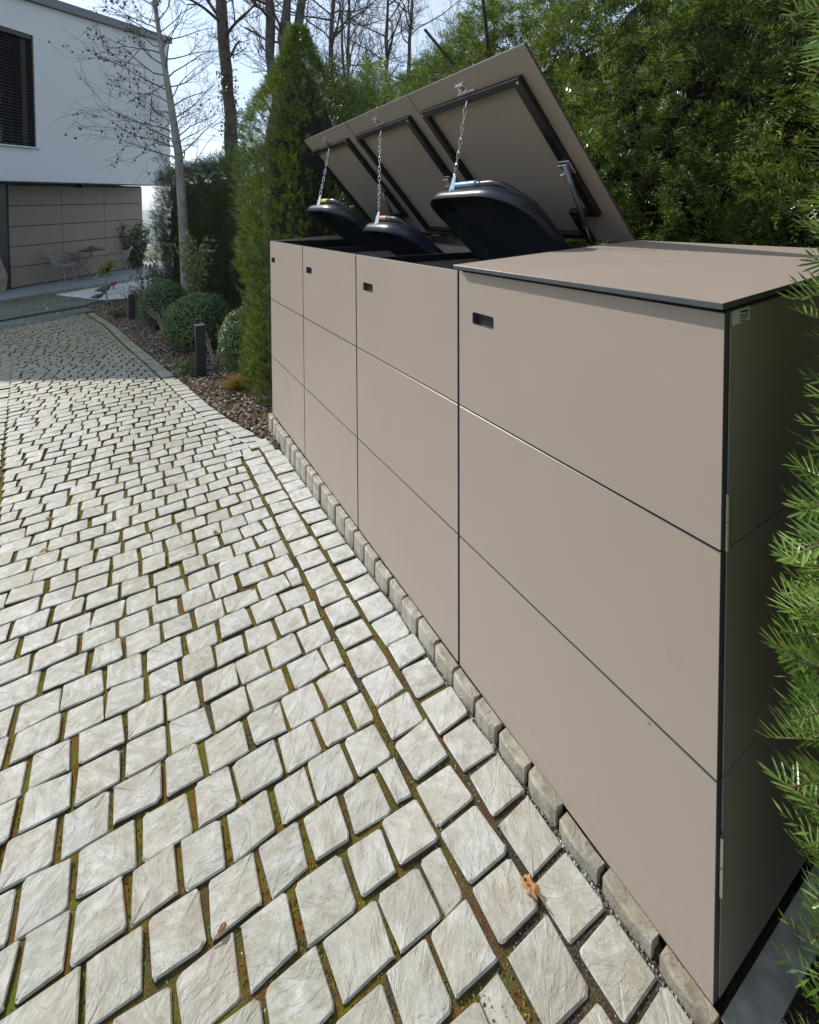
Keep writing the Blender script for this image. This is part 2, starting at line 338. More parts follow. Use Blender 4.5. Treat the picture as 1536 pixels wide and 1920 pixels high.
# outlines of the drive
RB_Y = [-2, 2.62, 3.12, 3.5, 5.28, 6.56, 8.2, 9.62, 12]; RB_X = [-0.02, -0.06, -0.187, -0.276, -0.557, -0.776, -1.026, -1.323, -1.7]
def x_out(y): return float(np.interp(y, RB_Y, RB_X))
def x_left(y): return (-1.0 - 0.146*y) if y < 6.62 else -3.1
def row_slope(y): return min(max(0.035*(y-0.8), 0), 0.14)
def stone(b, quad, z, h, c, tilt):
    """one sett: irregular rounded quad, chamfered, slightly domed; 12-corner outline"""
    q = np.array(quad, float); cen = q.mean(0); out = []
    for k in range(4):
        p0 = q[k]; pa = q[k-1]; pb = q[(k+1)%4]; r = rng.uniform(0.04, 0.10)
        out.append(p0 + (pa-p0)*r); out.append(p0 + (cen-p0)*r*rng.uniform(.5,.7)); out.append(p0 + (pb-p0)*r)
    out = np.array(out)
    out += rng.normal(0, 0.0015, out.shape)
    n = len(out); d = out - cen; inn = cen + d*(1 - 0.003/np.maximum(np.linalg.norm(d,axis=1),.01))[:,None]*0.985
    zz = lambda P: z + (P-cen)@np.array(tilt)
    V = np.concatenate([np.c_[out*1.0 + d*0.015, np.full(n, z-h)], np.c_[out, zz(out)-0.003+rng.normal(0,0.0007,n)], np.c_[inn, zz(inn)+rng.normal(0,0.0006,n)], np.c_[[cen], [z+0.001]]])
    k = np.arange(n); k1 = (k+1)%n
    b.add(V, np.concatenate([np.stack([k,k1,k1+n,k+n],-1), np.stack([k+n,k1+n,k1+2*n,k+2*n],-1)]), 0, c); b.mi[-1] = np.r_[np.ones(n,int), np.zeros(n,int)]
    base = b.n - len(V)
    b.f.append(np.stack([base+2*n+k, base+2*n+k1, np.full(n, base+3*n)], -1)); b.mi.append(np.zeros(n, int))
stones = []    # (y, kind, quad)
JW = 0.0065
def jit(s=0.0022): return rng.normal(0, s)
y = -0.57 ; k = 0
while y < 10.3:
    h = 0.1 + (0.0 if y < 3 else 0.004)
    sl = row_slope(y)
    xr = (-0.258 if y < 2.45 else x_out(y)-0.125)
    xl = x_left(y); x = xr - rng.uniform(0, 0.004); first = True
    if k % 2: x0w = rng.uniform(0.05, 0.06)
    else: x0w = rng.uniform(0.095, 0.108)
    if y > 6.9 and xl < -3: pass
    while x > xl + 0.03:
        w = x0w if first else rng.normal(0.104, 0.0085); first = False
        if x - w < xl + 0.045: w = x - xl
        xa, xb = x - w, x
        ym = lambda xx: y + sl*(xx+0.26)
        jl = rng.uniform(0.003, 0.0085); jr = rng.uniform(0.003, 0.0075)
        gw = 0.003*min(max((y-1)/2,0),1); g0 = rng.uniform(0.0022,0.0048)+gw; g1 = rng.uniform(0.0022,0.0048)+gw
        q = [(xa+jl+jit(), ym(xa)+g0+jit()), (xb-jr+jit(), ym(xb)+g0+jit()), (xb-jr+jit(), ym(xb)+h-g1+jit()), (xa+jl+jit(), ym(xa)+h-g1+jit())]
        cx_, cy_ = (xa+xb)/2, ym((xa+xb)/2)+h/2
        if cy_ < 8.72+1.23*(cx_+2.503) and cy_ < 10.1: stones.append((cy_, cx_, 'paving_stone', q))
        x -= w
    y += h; k += 1
for col_, (xc0, xc1) in enumerate(((-0.139, -0.031), (-0.253, -0.143))):      # two border courses beside the kerb
    y = -0.47 + 0.06*col_
    while y < 2.66:
        h = rng.normal(0.1075, 0.004) if col_ == 0 else rng.normal(0.106, 0.006)
        if col_ == 0 or y < 2.5:
            q = [(xc0+JW+jit(), y+.005+jit()), (xc1-JW*.6+jit(), y+.005+jit()), (xc1-JW*.6+jit(), y+h-.005+jit()), (xc0+JW+jit(), y+h-.005+jit())]
            stones.append((y+h/2, (xc0+xc1)/2, 'border_stone', q))
        y += h
y = 2.5
while y < 9.9:                                                                # edge course beside the planting bed
    h = rng.normal(0.11, 0.006); xa, xb = x_out(y), x_out(y+h)
    q = [(xa-0.115+jit(), y+.007), (xa-0.004+jit(), y+.007-.012), (xb-0.004+jit(), y+h-.008-.012), (xb-0.115+jit(), y+h-.008)]
    if y > 2.6: stones.append((y+h/2, xa-.06, 'border_stone', q))
    y += h
y = 0.6
while y < 6.58:                                                               # left edge course
    h = rng.normal(0.1, 0.004); xa, xb = x_left(y)-0.018, x_left(y+h)-0.018
    q = [(xa-0.1+jit(), y+.008), (xa+jit(), y+.008), (xb+jit(), y+h-.008), (xb-0.1+jit(), y+h-.008)]
    stones.append((y+h/2, xa-.05, 'border_stone', q)); y += h
stones.sort(key=lambda s: (s[0]-CAM[1])**2 + (s[1]-CAM[0])**2)
# those the frame shows, largest first
def seen(s):
    d = Vector((s[1]-CAM[0], s[0]-CAM[1], gz(s[0])-CAM[2])); zc = d.dot(fw)
    if zc < 0.1: return False
    px = 768+F_PX*d.dot(rt)/zc; py = CY-F_PX*d.dot(up)/zc
    return -80 < px < 1620 and py < 2010
cnt = {'paving_stone':0, 'border_stone':0}; rest = {'paving_stone':MB(), 'border_stone':MB()}
for s in stones:
    cy_, cx_, kind, q = s; c = float(rng.random()); tilt = rng.normal(0, 0.024, 2); tilt[1] -= 0.038
    z = gz(cy_) + rng.normal(0, 0.0018)
    if seen(s) and cnt[kind] < (300 if kind == 'paving_stone' else 110):
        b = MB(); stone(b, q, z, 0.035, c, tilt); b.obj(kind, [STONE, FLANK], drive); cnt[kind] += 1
    else: stone(rest[kind], q, z, 0.035, c, tilt)
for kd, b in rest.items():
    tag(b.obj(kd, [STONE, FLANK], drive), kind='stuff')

# kerb of upright setts carrying the box
kerb = MB(); kerb.box((-0.016, -0.6, -0.3), (0.0, 2.80, -0.014)); kerb = tag(kerb.obj('kerb', SOIL), kind='structure')
y = -0.34
while y < 2.79:
    h = rng.normal(0.104, 0.008); b = MB(); zt = 0.004 + rng.normal(0, 0.0025) - 0.003*y; x0 = -0.0285 + rng.normal(0,0.0018)
    gap = rng.uniform(0.004, 0.009); V = []
    Y0, Y1 = y+gap, y+h-gap
    for zz, dx in ((-0.2,-0.003),(zt-0.006,0.0),(zt,0.004)):
        for t_ in np.linspace(0, 1, 5): 
            e = 0.004 if t_ in (0,1) else 0
            V.append((x0+dx+e+rng.normal(0,0.0009), Y0+(Y1-Y0)*t_ + (0.001 if t_==0 else -0.001 if t_==1 else 0)*(zz==zt), zz+rng.normal(0,0.0011)))
    for t_ in np.linspace(0,1,5): V.append((-0.0015, Y0+(Y1-Y0)*t_, zt-0.001+rng.normal(0,0.001)))
    for t_ in np.linspace(0,1,5): V.append((-0.0015, Y0+(Y1-Y0)*t_, -0.2))
    Fs = []
    for r_ in range(4):
        for j in range(4): a = r_*5+j; Fs.append((a, a+5, a+6, a+1))
    b.add(V, Fs, 0, float(rng.random()))
    base = 0
    b.f.append(np.array([[0,5,10,15,20][::1], [4,9,14,19,24][::-1]])); b.mi.append(np.zeros(2,int))
    b.obj('kerb_stone', KERBM, kerb); y += h
# concrete footing along the side of the box
b = MB(); b.box((0.012, -0.058, -0.4), (1.4, -0.006, -0.016)); fo = b.obj('footing', CONC); tag(fo, kind='structure')
sb = sheet('side_bed', np.linspace(-0.02, 2.4, 50), np.linspace(-2.4, -0.072, 50), lambda X, Y: -0.035 + 0*X, SOIL, lump=0.004)

# grit and moss in the joints, chips in the bed, gravel
def bits(name, P, size, mat, parent=None, flat=0.6, norm=None):
    """small irregular tetra-like crumbs, joined: nobody could count them"""
    n = len(P); base = np.array([(1,0,-.3),(-.5,.87,-.3),(-.5,-.87,-.3),(0,0,1.0)])
    sc = size*rng.uniform(0.5, 1.4, (n,1,3)); V = base[None]*sc; V[:,:,2] *= flat; V += rng.normal(0, 0.25, V.shape)*np.asarray(size).reshape(-1,1,1) if not np.isscalar(size) else rng.normal(0, 0.25*size, V.shape)
    a = rng.uniform(0, 2*np.pi, n); ca, sa = np.cos(a)[:,None], np.sin(a)[:,None]
    V = np.stack([V[:,:,0]*ca - V[:,:,1]*sa, V[:,:,0]*sa + V[:,:,1]*ca, V[:,:,2]], -1) + P[:,None,:]
    F0 = np.array([(0,1,3),(1,2,3),(2,0,3),(0,2,1)]); F_ = (F0[None] + 4*np.arange(n)[:,None,None]).reshape(-1,3)
    b = MB(); b.add(V.reshape(-1,3), F_); o = b.obj(name, mat, parent); tag(o, kind='stuff'); return o
def joint_pts(n, y0, y1, x0, x1):
    P = np.c_[rng.uniform(x0, x1, n), y0 + (y1-y0)*rng.random(n)**1.5, np.zeros(n)]; P[:,2] = gzv(P[:,1]) - 0.0088; return P
P = joint_pts(42000, -0.2, 3.2, -1.25, -0.24)
msk = np.array([mnoise.noise(Vector((p[0]*5, p[1]*5, 3.1))) for p in P]) > -0.12
tag(bits('moss', P[msk], 0.0044, MOSS, None, 0.9), 'green and rust coloured moss growing in the joints of the stone drive', 'moss')
P = joint_pts(9000, -0.25, 2.8, -0.27, -0.03); P2 = joint_pts(3500, -0.2, 1.6, -1.1, -0.27); P3 = np.c_[rng.normal(-0.034,0.006,2600), rng.uniform(-0.2,2.8,2600), np.zeros(2600)]; P3[:,2] = gzv(P3[:,1]) - 0.006
tag(bits('grit', np.concatenate([P, P2, P3]), 0.0032, GRIT, None, 0.8), 'pale grit and crumbs lying in the joints beside the kerb', 'grit')

bed = sheet('planting_bed', np.linspace(-1.6, 3.2, 60), np.linspace(2.4, 11.2, 110), lambda X, Y: np.where(X > np.interp(Y, RB_Y, RB_X)-0.004, gzv(Y) - 0.004 + 0.02*np.clip((X-np.interp(Y,RB_Y,RB_X))*4,0,1.4), gzv(Y)-0.05), SOIL, lump=0.004)
n = 17000; yy = 2.5 + 8.3*rng.random(n)**1.3; xx = np.interp(yy, RB_Y, RB_X) + 0.005 + np.abs(rng.exponential(0.42, n)); P = np.c_[xx, yy, gzv(yy)+0.004+0.02*np.clip((xx-np.interp(yy,RB_Y,RB_X))*4,0,1.4)+rng.uniform(0,.012,n)]
keep = (P[:,0] < 1.6) & ~((P[:,1] < 2.85) & (P[:,0] > -0.012)); P = P[keep]
P4 = np.c_[rng.uniform(0,1.5,5000), -0.06-rng.exponential(.5,5000), np.full(5000,-.028)]
tag(bits('bark_mulch', P4, 0.012, BARK, None, 0.35), 'bark mulch and litter beside the shaded end of the box', 'mulch')
tag(bits('bark_mulch', P, 0.015, BARK, None, 0.35), 'brown bark mulch covering the planting bed beside the drive', 'mulch')

def poly_sheet(name, pts, z, mat, kind='structure', thick=None):
    pts = [(p[0], p[1], z) for p in pts]; b = MB(); n = len(pts)
    V = list(pts)
    if thick: V += [(p[0], p[1], z-thick) for p in pts]
    b.add(V, [list(range(n))])
    if thick: b.f.append(np.array([[ (i+1)%n, i, i+n, (i+1)%n+n] for i in range(n)])); b.mi.append(np.zeros(n,int))
    return tag(b.obj(name, mat), kind=kind)
def m_court():
    t = NT('courtyard_setts'); p = t.pos(); vr = t.n('VectorRotate', rotation_type='Z_AXIS'); vr.inputs['Angle'].default_value = -0.75; t.l(p, vr.inputs['Vector'])
    br = t.n('TexBrick'); br.inputs['Scale'].default_value = 1.0; br.inputs['Brick Width'].default_value = 0.16; br.inputs['Row Height'].default_value = 0.1; br.inputs['Mortar Size'].default_value = 0.008
    br.inputs['Color1'].default_value = (0.20,0.22,0.19,1); br.inputs['Color2'].default_value = (0.27,0.28,0.25,1); br.inputs['Mortar'].default_value = (0.06,0.065,0.05,1)
    t.l(vr.outputs[0], br.inputs[0]); n = t.noise(p, 2, 4)
    c = t.mix(t.ramp(n, [(0.35,0.2),(0.65,0.75)]), br.outputs[0], (0.12,0.13,0.08)); return t.set(c, 0.8, 0, t.bump(br.outputs[1], -0.5, 0.004), 0.2)
poly_sheet('courtyard', [(-14,6.0),(-3.4,6.0),(-3.4,7.7),(-2.55,8.80),(-1.44,10.05),(-1.2,10.7),(-0.75,12.2),(-0.3,14.6),(-3.4,12.4),(-9,6.2)], gz(10)-0.008+0.0, m_court())
poly_sheet('path', [(-14,6.6),(-3.1,6.6),(-3.1,-1.5),(-14,-1.5)], gz(6.6)-0.004, SLAB)
b = MB()
def strip(b, pts, w, z, h):
    for p, q in zip(pts[:-1], pts[1:]):
        p = np.array(p); q = np.array(q); d = (q-p)/np.linalg.norm(q-p); nn = np.array([-d[1], d[0]])*w/2
        V = [(*(p-nn), z-h),(*(q-nn), z-h),(*(q+nn), z-h),(*(p+nn), z-h),(*(p-nn), z),(*(q-nn), z),(*(q+nn), z),(*(p+nn), z)]
        b.add(V, [(4,5,6,7),(0,1,5,4),(1,2,6,5),(2,3,7,6),(3,0,4,7)])
strip(b, [(-5.2,6.6),(-3.4,7.75),(-2.503,8.79),(-1.576,9.93),(-1.40,10.1)], 0.09, gz(10)+0.006, 0.1)
tag(b.obj('channel_drain', DRAINM), 'dark drain channel crossing the far end of the stone drive', 'drain')
b = MB(); strip(b, [(-4.6,8.0),(-2.613,10.065),(-1.912,10.6),(-1.30,11.08)], 0.035, gz(10)+0.004, 0.1)
strip(b, [(-4.6,7.85),(-2.613,9.93),(-1.88,10.45),(-1.28,10.95)], 0.02, gz(10)+0.004, 0.1)
tag(b.obj('slot_drain', DRAINM), 'narrow double slot drain in the shaded courtyard beyond the drive', 'drain')
gp = [(-2.3,12.80),(-1.905,13.36),(-0.90,14.36),(-0.2,15.0),(0.6,13.6),(-0.6,11.3),(-1.106,11.13),(-1.572,11.72)]
poly_sheet('gravel_base', gp, gz(10)+0.004, GRAVEL)
def inpoly(P, poly):
    r = np.zeros(len(P), bool); j = len(poly)-1
    for i in range(len(poly)):
        xi, yi = poly[i]; xj, yj = poly[j]
        c = ((yi > P[:,1]) != (yj > P[:,1])) & (P[:,0] < (xj-xi)*(P[:,1]-yi)/(yj-yi+1e-12)+xi); r ^= c; j = i
    return r
P = np.c_[rng.uniform(-2.4,0.6,9000), rng.uniform(11,15,9000), np.full(9000, gz(10)+0.01)]; P = P[inpoly(P, gp)]
tag(bits('gravel', P, 0.02, GRAVEL, None, 0.7), 'white gravel bed between the terrace step and the drive', 'gravel')
P = np.c_[rng.uniform(-3.0,-1.6,2500), rng.uniform(1.5,6.4,2500), np.zeros(2500)]; P = P[P[:,0] < -1.16-0.146*P[:,1]]; P[:,2] = gzv(P[:,1])+0.0
poly_sheet
gl = tag(bits('gravel', P, 0.02, GRAVEL, None, 0.7), 'white gravel strip left of the stone drive', 'gravel')
P = np.c_[rng.uniform(-4.2,-1.6,70), rng.uniform(8.6,12.4,70), np.full(70, gz(10)+0.004)]
tag(bits('petals', P, 0.022, GRAVEL, None, 0.3), 'scattered pale leaf crumbs on the shaded courtyard', 'leaf litter')

# ------------------------------------------------------------------ house and terrace
A = np.array([-3.154, 13.572]); dr = np.array([0.537, 0.843]); dr /= np.linalg.norm(dr); nn_ = np.array([dr[1], -dr[0]])
def hw(s, off, z): p = A + dr*s + nn_*off; return (p[0], p[1], -0.30 + (z+0.30)*(1+0.021*s))
def hbox(b, s0, s1, o0, o1, z0, z1, z1b=None, mi=0):
    """box in house coordinates (along the wall, towards the camera, up)"""
    z1b = z1 if z1b is None else z1b
    V = [hw(s0,o0,z0),hw(s1,o0,z0),hw(s1,o1,z0),hw(s0,o1,z0),hw(s0,o0,z1),hw(s1,o0,z1b),hw(s1,o1,z1b),hw(s0,o1,z1)]
    b.add(V, [(0,1,2,3),(7,6,5,4),(4,5,1,0),(5,6,2,1),(6,7,3,2),(7,4,0,3)], mi)
terr = MB(); TZ = -0.30
tp = [(-6.0,8.60),(-3.036,11.833),(-1.876,13.114),(-0.921,14.058),(0.35,15.6),(2.6,18.2),(0.2,20.5),(-3.2,16.0),(-9.0,9.8)]
terrace = poly_sheet('terrace', tp, TZ, SLAB, thick=0.03)
i = 0
for (p, q) in (((-6.0,8.60),(-3.036,11.833)), ((-3.036,11.833),(-1.876,13.114)), ((-1.876,13.114),(-0.921,14.058)), ((-0.921,14.058),(0.35,15.6))):
    p = np.array(p); q = np.array(q); Ln = np.linalg.norm(q-p); d = (q-p)/Ln; m_ = np.array([d[1], -d[0]]); t_ = 0
    while t_ < Ln-0.02:
        w = min(rng.uniform(0.3, 0.55), Ln-t_); a = p+d*(t_+.006); c_ = p+d*(t_+w-.006); b = MB()
        V = []
        for z_ in (-0.5, TZ-0.032):
            for pt, o_ in ((a,-0.05),(c_,-0.05),(c_,-0.012+rng.normal(0,.004)),(a,-0.012+rng.normal(0,.004))): V.append((*(pt+m_*-o_*-1.0 if False else pt+m_*(o_+0.0)), z_))
        b.add(V, [(0,3,2,1),(4,5,6,7),(0,1,5,4),(1,2,6,5),(2,3,7,6),(3,0,4,7)], 0, float(rng.random()))
        b.obj('step_stone', STONE, terrace); t_ += w
house = empty('house', (A[0], A[1], TZ), 'white rendered house with a brown panelled ground floor and overhanging upper storey', 'house')
ZC = 2.10; OFF = 1.0; ZS = 2.145
b = MB(); hbox(b, -1.75, 5.10, -7.5, -0.03, -0.29, ZS-0.02); b.obj('ground_floor_wall', DARK, house)
def rz(s): return 6.06 + 0.06*s
b = MB()  # upper storey with a window opening
w0, w1, wz0, wz1 = -1.42, -0.345, 2.90, 5.33
hbox(b, -1.75, w0, -7.5, OFF, ZS, rz(-1.75), rz(w0)); hbox(b, w1, 5.12, -7.5, OFF, ZS, rz(w1), rz(5.12)); hbox(b, w0, w1, -7.5, OFF, ZS, wz0); hbox(b, w0, w1, -7.5, OFF, wz1, rz(w0), rz(w1)); hbox(b, w0, w1, -7.5, OFF-0.45, wz0, wz1)
b.obj('upper_storey_wall', RENDER, house)
b = MB(); hbox(b, -1.85, 5.22, -7.6, OFF+0.10, 4, rz(-1.85)+0.2, rz(5.22)+0.2)
V0 = b.v[-1]
for k_, s_ in ((0,-1.85),(3,-1.85),(1,5.22),(2,5.22)): V0[k_][2] = hw(s_,0,rz(s_)+0.004)[2]
b.obj('roof_edge', ROOFM, house)
b = MB(); hbox(b, -1.75, 5.0, -0.0, OFF-0.02, ZS-0.012, ZS-0.003); b.obj('soffit', ROOFM, house)
cols = [(0.02,1.585),(1.60,3.245),(3.26,5.10)]
zr = [-0.28, 0.19, 0.665, 1.13, 1.61, 2.085]
for s0, s1 in cols:
    for z0, z1 in zip(zr[:-1], zr[1:]):
        b = MB(); hbox(b, s0, s1, -0.03+0.002, 0.0, z0+0.009, z1-0.009); b.obj('panel', CLAD, house)
b = MB(); hbox(b, 5.10, 5.125, -0.2, 0.004, -0.3, 2.11); b.obj('corner_trim', ALU, house)
b = MB(); hbox(b, 2.2, 2.5, 0.002, 0.12, 2.05, 2.132); b.obj('wall_lamp', BLACK, house)
b = MB(); hbox(b, -1.74, -0.02, -0.028, -0.02, -0.28, 2.12); b.obj('door', simple('dark_blue_door', (0.015,0.02,0.03), 0.3), house)
win = MB(); hbox(win, w0, w0+.05, OFF-.42, OFF-.30, wz0, wz1); hbox(win, w1-.05, w1, OFF-.42, OFF-.30, wz0, wz1); hbox(win, w0+.05, w1-.05, OFF-.42, OFF-.30, wz0, wz0+.06); hbox(win, w0+.05, w1-.05, OFF-.42, OFF-.30, wz1-.06, wz1)
win = win.obj('window', BLACK, house)
b = MB(); hbox(b, w0+.05, w1-.05, OFF-.40, OFF-.385, wz0+.06, wz1-.06); b.obj('pane', GLASS, win)
b = MB(); hbox(b, w0-.03, w1+.05, OFF-.3, OFF+.05, wz0-.03, wz0+0.0); b.obj('sill', ALU, win)
b = MB(); hbox(b, w1-.035, w1-.003, OFF-.16, OFF-.02, wz0+.002, wz1-.002); b.obj('guide_rail', BLACK, win)
z = wz0+.05; slat = None
while z < wz1-.16:
    if slat is None:
        bb = MB(); V = []
        for (o_, dz) in ((OFF-.14,.018),(OFF-.08,.008),(OFF-.05,-.012)):
            V += [hw(w0+.01,o_,z+dz), hw(w1-.04,o_,z+dz)]
        bb.add(V, [(0,1,3,2),(2,3,5,4)]); slat = bb.obj('slat', BLIND, win); sl0 = z; sl_loc = slat.location.copy()
    else:
        c_ = slat.copy(); COL.objects.link(c_); c_.parent = win; c_.location = sl_loc + Vector((0,0,z-sl0))
    z += 0.066
b = MB(); hbox(b, w0+.01, w1-.01, OFF-.18, OFF-.03, wz1-.09, wz1-.01); b.obj('blind_box', BLACK, win)

# ------------------------------------------------------------------ bin shelter
HT = 1.164; D = 0.8167; Wd = [0, 0.7073, 1.4189, 2.1192, 2.8063]
box = empty('bin_shelter', (0.4, 1.4, 0.0), 'long taupe box for four bins, three lids propped open and the nearest closed', 'bin shelter')
def rounded_hole_panel(y0, y1, z0, z1, hy0, hy1, hz0, hz1, x0, x1, r=0.006):
    """flat panel with a rounded grip slot, outer edges bevelled"""
    b = MB(); bv = 0.0009; Y = [y0+bv, hy0, hy1, y1-bv]; Z = [z0+bv, hz0, hz1, z1-bv]
    for i in range(3):
        for j in range(3):
            if i == 1 and j == 1: continue
            b.add([(x0,Y[i],Z[j]),(x0,Y[i],Z[j+1]),(x0,Y[i+1],Z[j+1]),(x0,Y[i+1],Z[j])], [(0,1,2,3)], 0)
    ring = []
    for cy_, cz_, a0, kc in ((hy1-r,hz1-r,0,(hy1,hz1)),(hy0+r,hz1-r,90,(hy0,hz1)),(hy0+r,hz0+r,180,(hy0,hz0)),(hy1-r,hz0+r,270,(hy1,hz0))):
        arc = [(cy_+r*math.cos(math.radians(a0+k*22.5)), cz_+r*math.sin(math.radians(a0+k*22.5))) for k in range(5)]
        for p, q in zip(arc[:-1], arc[1:]): b.add([(x0,*kc),(x0,*p),(x0,*q)], [(0,1,2)], 0)
        ring += arc
    n = len(ring); b.add([(x0,a,c) for a, c in ring]+[(x1,a,c) for a, c in ring], [(i,(i+1)%n,(i+1)%n+n,i+n) for i in range(n)], 1)
    C0 = [(x0,y0+bv,z0+bv),(x0,y1-bv,z0+bv),(x0,y1-bv,z1-bv),(x0,y0+bv,z1-bv)]; C1 = [(x0+bv,y0,z0),(x0+bv,y1,z0),(x0+bv,y1,z1),(x0+bv,y0,z1)]; C2 = [(x1,y0,z0),(x1,y1,z0),(x1,y1,z1),(x1,y0,z1)]
    b.add(C0+C1+C2, [[k,(k+1)%4,(k+1)%4+4,k+4] for k in range(4)]+[[k+4,(k+1)%4+4,(k+1)%4+8,k+8] for k in range(4)], 1)
    return b
zs = [0.0, HT/3+.002, 2*HT/3, HT]
SEAM = 0.0042
door_labels = ['nearest door panels, below the closed lid', None, None, 'farthest door panels, beside the yew column']
HANDLES = [(0.554,0.642),(1.262,1.349),(1.972,2.060),(2.684,2.772)]
for k in range(4):
    y0 = Wd[k] + (0.004 if k else 0.001); y1 = Wd[k+1] - 0.004
    b = MB(); b.box((0.0125, y0+.004, 0.012), (0.0175, y1-.004, HT-.010))
    backing = b.obj('door', simple('door_backing', (0.16,0.15,0.145), 0.5) if k == 0 else backing_m, box)
    if k == 0: backing_m = backing.data.materials[0]
    for j in range(3):
        z0 = zs[j] + (SEAM/2 if j else 0.003); z1 = zs[j+1] - (SEAM/2 if j < 2 else 0)
        if j == 2:
            h0, h1 = HANDLES[k]; b = rounded_hole_panel(y0, y1, z0, z1, h0, h1, 1.024, 1.057, 0.0, 0.0125)
        else: b = MB(); b.bbox((0,y0,z0), (0.0125,y1,z1), 0.0009, 0, 1, 0)
        pn = b.obj('panel', [PANEL, EDGE], backing)
    b = MB(); h0, h1 = HANDLES[k]; b.box((0.0122, h0-.004, 1.018), (0.0126, h1+.004, 1.062)); b.box((0.005, h0+.004, 1.055), (0.012, h1-.03, 1.0565)); b.obj('grip_slot', BLACK, backing)
for k, (z0, z1) in enumerate(((0.779,0.872),(0.194,0.296))):
    b = MB(); b.tube([(0.0095,-0.0035,z0),(0.0095,-0.0035,(z0+z1)/2-.001)], 0.0034, 10); b.tube([(0.0095,-0.0035,(z0+z1)/2+.001),(0.0095,-0.0035,z1)], 0.0034, 10); b.box((0.0125,-0.0035,z0),(0.016,0.0,z1)); b.obj('door_hinge', STEEL, box)
# side panels (near end): three boards, rising to the back
def side_board(z0a, z1a, z1b, yy, x0=0.0175, x1=D-.004):
    b = MB(); V = [(x0,yy,z0a),(x1,yy,z0a),(x1,yy,z1b),(x0,yy,z1a),(x0,yy+.01,z0a),(x1,yy+.01,z0a),(x1,yy+.01,z1b),(x0,yy+.01,z1a)]
    b.add(V, [(0,1,2,3),(5,4,7,6),(1,5,6,2),(4,0,3,7),(3,2,6,7),(0,4,5,1)]); return b
for yy in (0.0, Wd[4]-.01):
    core = MB(); core.box((0.019, yy+.0101, 0.01), (D-.006, yy+.0135, 1.16)) if yy < 1 else core.box((0.019, yy-.004, 0.01), (D-.006, yy-.0002, 1.16))
    core = core.obj('side_wall', BLACK, box)
    for j in range(3):
        z0 = zs[j] + (SEAM/2 if j else 0.003); z1 = zs[j+1] - (SEAM/2 if j < 2 else 0)
        side_board(z0, z1, z1 + (0.045 if j == 2 else 0), yy).obj('panel', PANEL, core)
for ya, yb in ((0.0015,0.03),(Wd[4]-.02,Wd[4]-.001)): b = MB(); b.bbox((0.0118,ya,0.0),(0.0172,yb,HT), 0.0006); b.obj('corner_post', BLACK, box)
for k in (1,2,3): b = MB(); b.box((0.0185, Wd[k]-.012, 0.0), (0.03, Wd[k]+.012, HT-.041)); b.obj('door_post', BLACK, box)
b = MB(); b.box((0.0185,0.014,HT-.04),(0.05,Wd[4]-.014,HT-.012)); b.obj('front_rail', BLACK, box)
b = MB(); b.box((D-.03,0.014,0.02),(D-.018,Wd[4]-.014,1.19)); b.obj('back_wall', PANEL, box)
b = MB(); b.box((D-.05,0.014,1.165),(D-.031,Wd[4]-.014,1.195)); b.obj('back_rail', BLACK, box)
b = MB(); b.box((0.02,0.014,0.0),(D-.03,Wd[4]-.014,0.012)); b.obj('floor_plate', DARK, box)
for k in (1,2,3):
    b = MB(); b.box((0.052, Wd[k]-.006, 0.02), (D-.052, Wd[k]+.006, 1.118)); pw = b.obj('partition', PANEL, box)
    b = MB(); b.box((0.0501, Wd[k]-.013, 1.1185), (D-.0502, Wd[k]+.013, 1.148)); b.obj('rail', BLACK, pw)
    if k > 1: continue
    b = MB(); b.box((0.37,Wd[k]+.0135,1.112),(0.405,Wd[k]+.022,1.14)); b.tube([(0.375,Wd[k]+.027,1.09),(0.375,Wd[k]+.027,1.135)],0.005,8); b.tube([(0.398,Wd[k]+.027,1.09),(0.398,Wd[k]+.027,1.135)],0.005,8); b.obj('catch', STEEL, pw)
# lids. local frame: v runs from the hinge to the free edge, n is the outer normal
ZH = 1.2275; TH = 0.8402; LL = 0.844
def lidframe(open_):
    if open_: return np.array([D,0,ZH]), np.array([-math.cos(TH),0,math.sin(TH)]), np.array([math.sin(TH),0,math.cos(TH)])
    a = math.atan2(0.0449, D+.02); return np.array([D,0,ZH]), np.array([-math.cos(a),0,-math.sin(a)]), np.array([-math.sin(a),0,math.cos(a)])
def lidbox(b, fr, v0, v1, y0, y1, n0, n1, mi=0, mie=None, bev=0.0009):
    H, dv, nn = fr; t = MB(); t.bbox((v0,y0,n0),(v1,y1,n1), bev, mi, mie, 2)
    V = t.v[0]; V = H + V[:,0:1]*dv + V[:,1:2]*np.array([0,1,0]) + V[:,2:3]*nn
    t.v[0] = V
    n0_ = b.n; b.v.append(V); b.col.append(t.col[0]); b.n += len(V)
    for f, m in zip(t.f, t.mi): b.f.append(f+n0_); b.mi.append(m)
def lp(fr, v, y, n): H, dv, nn = fr; return H + dv*v + np.array([0,y,0]) + nn*n
LIDY = [(-0.006,0.7035),(0.699,1.4055),(1.4085,2.0945),(2.101,2.820)]
FRY = [None,(0.768,1.376),(1.480,2.072),(2.187,2.804)]
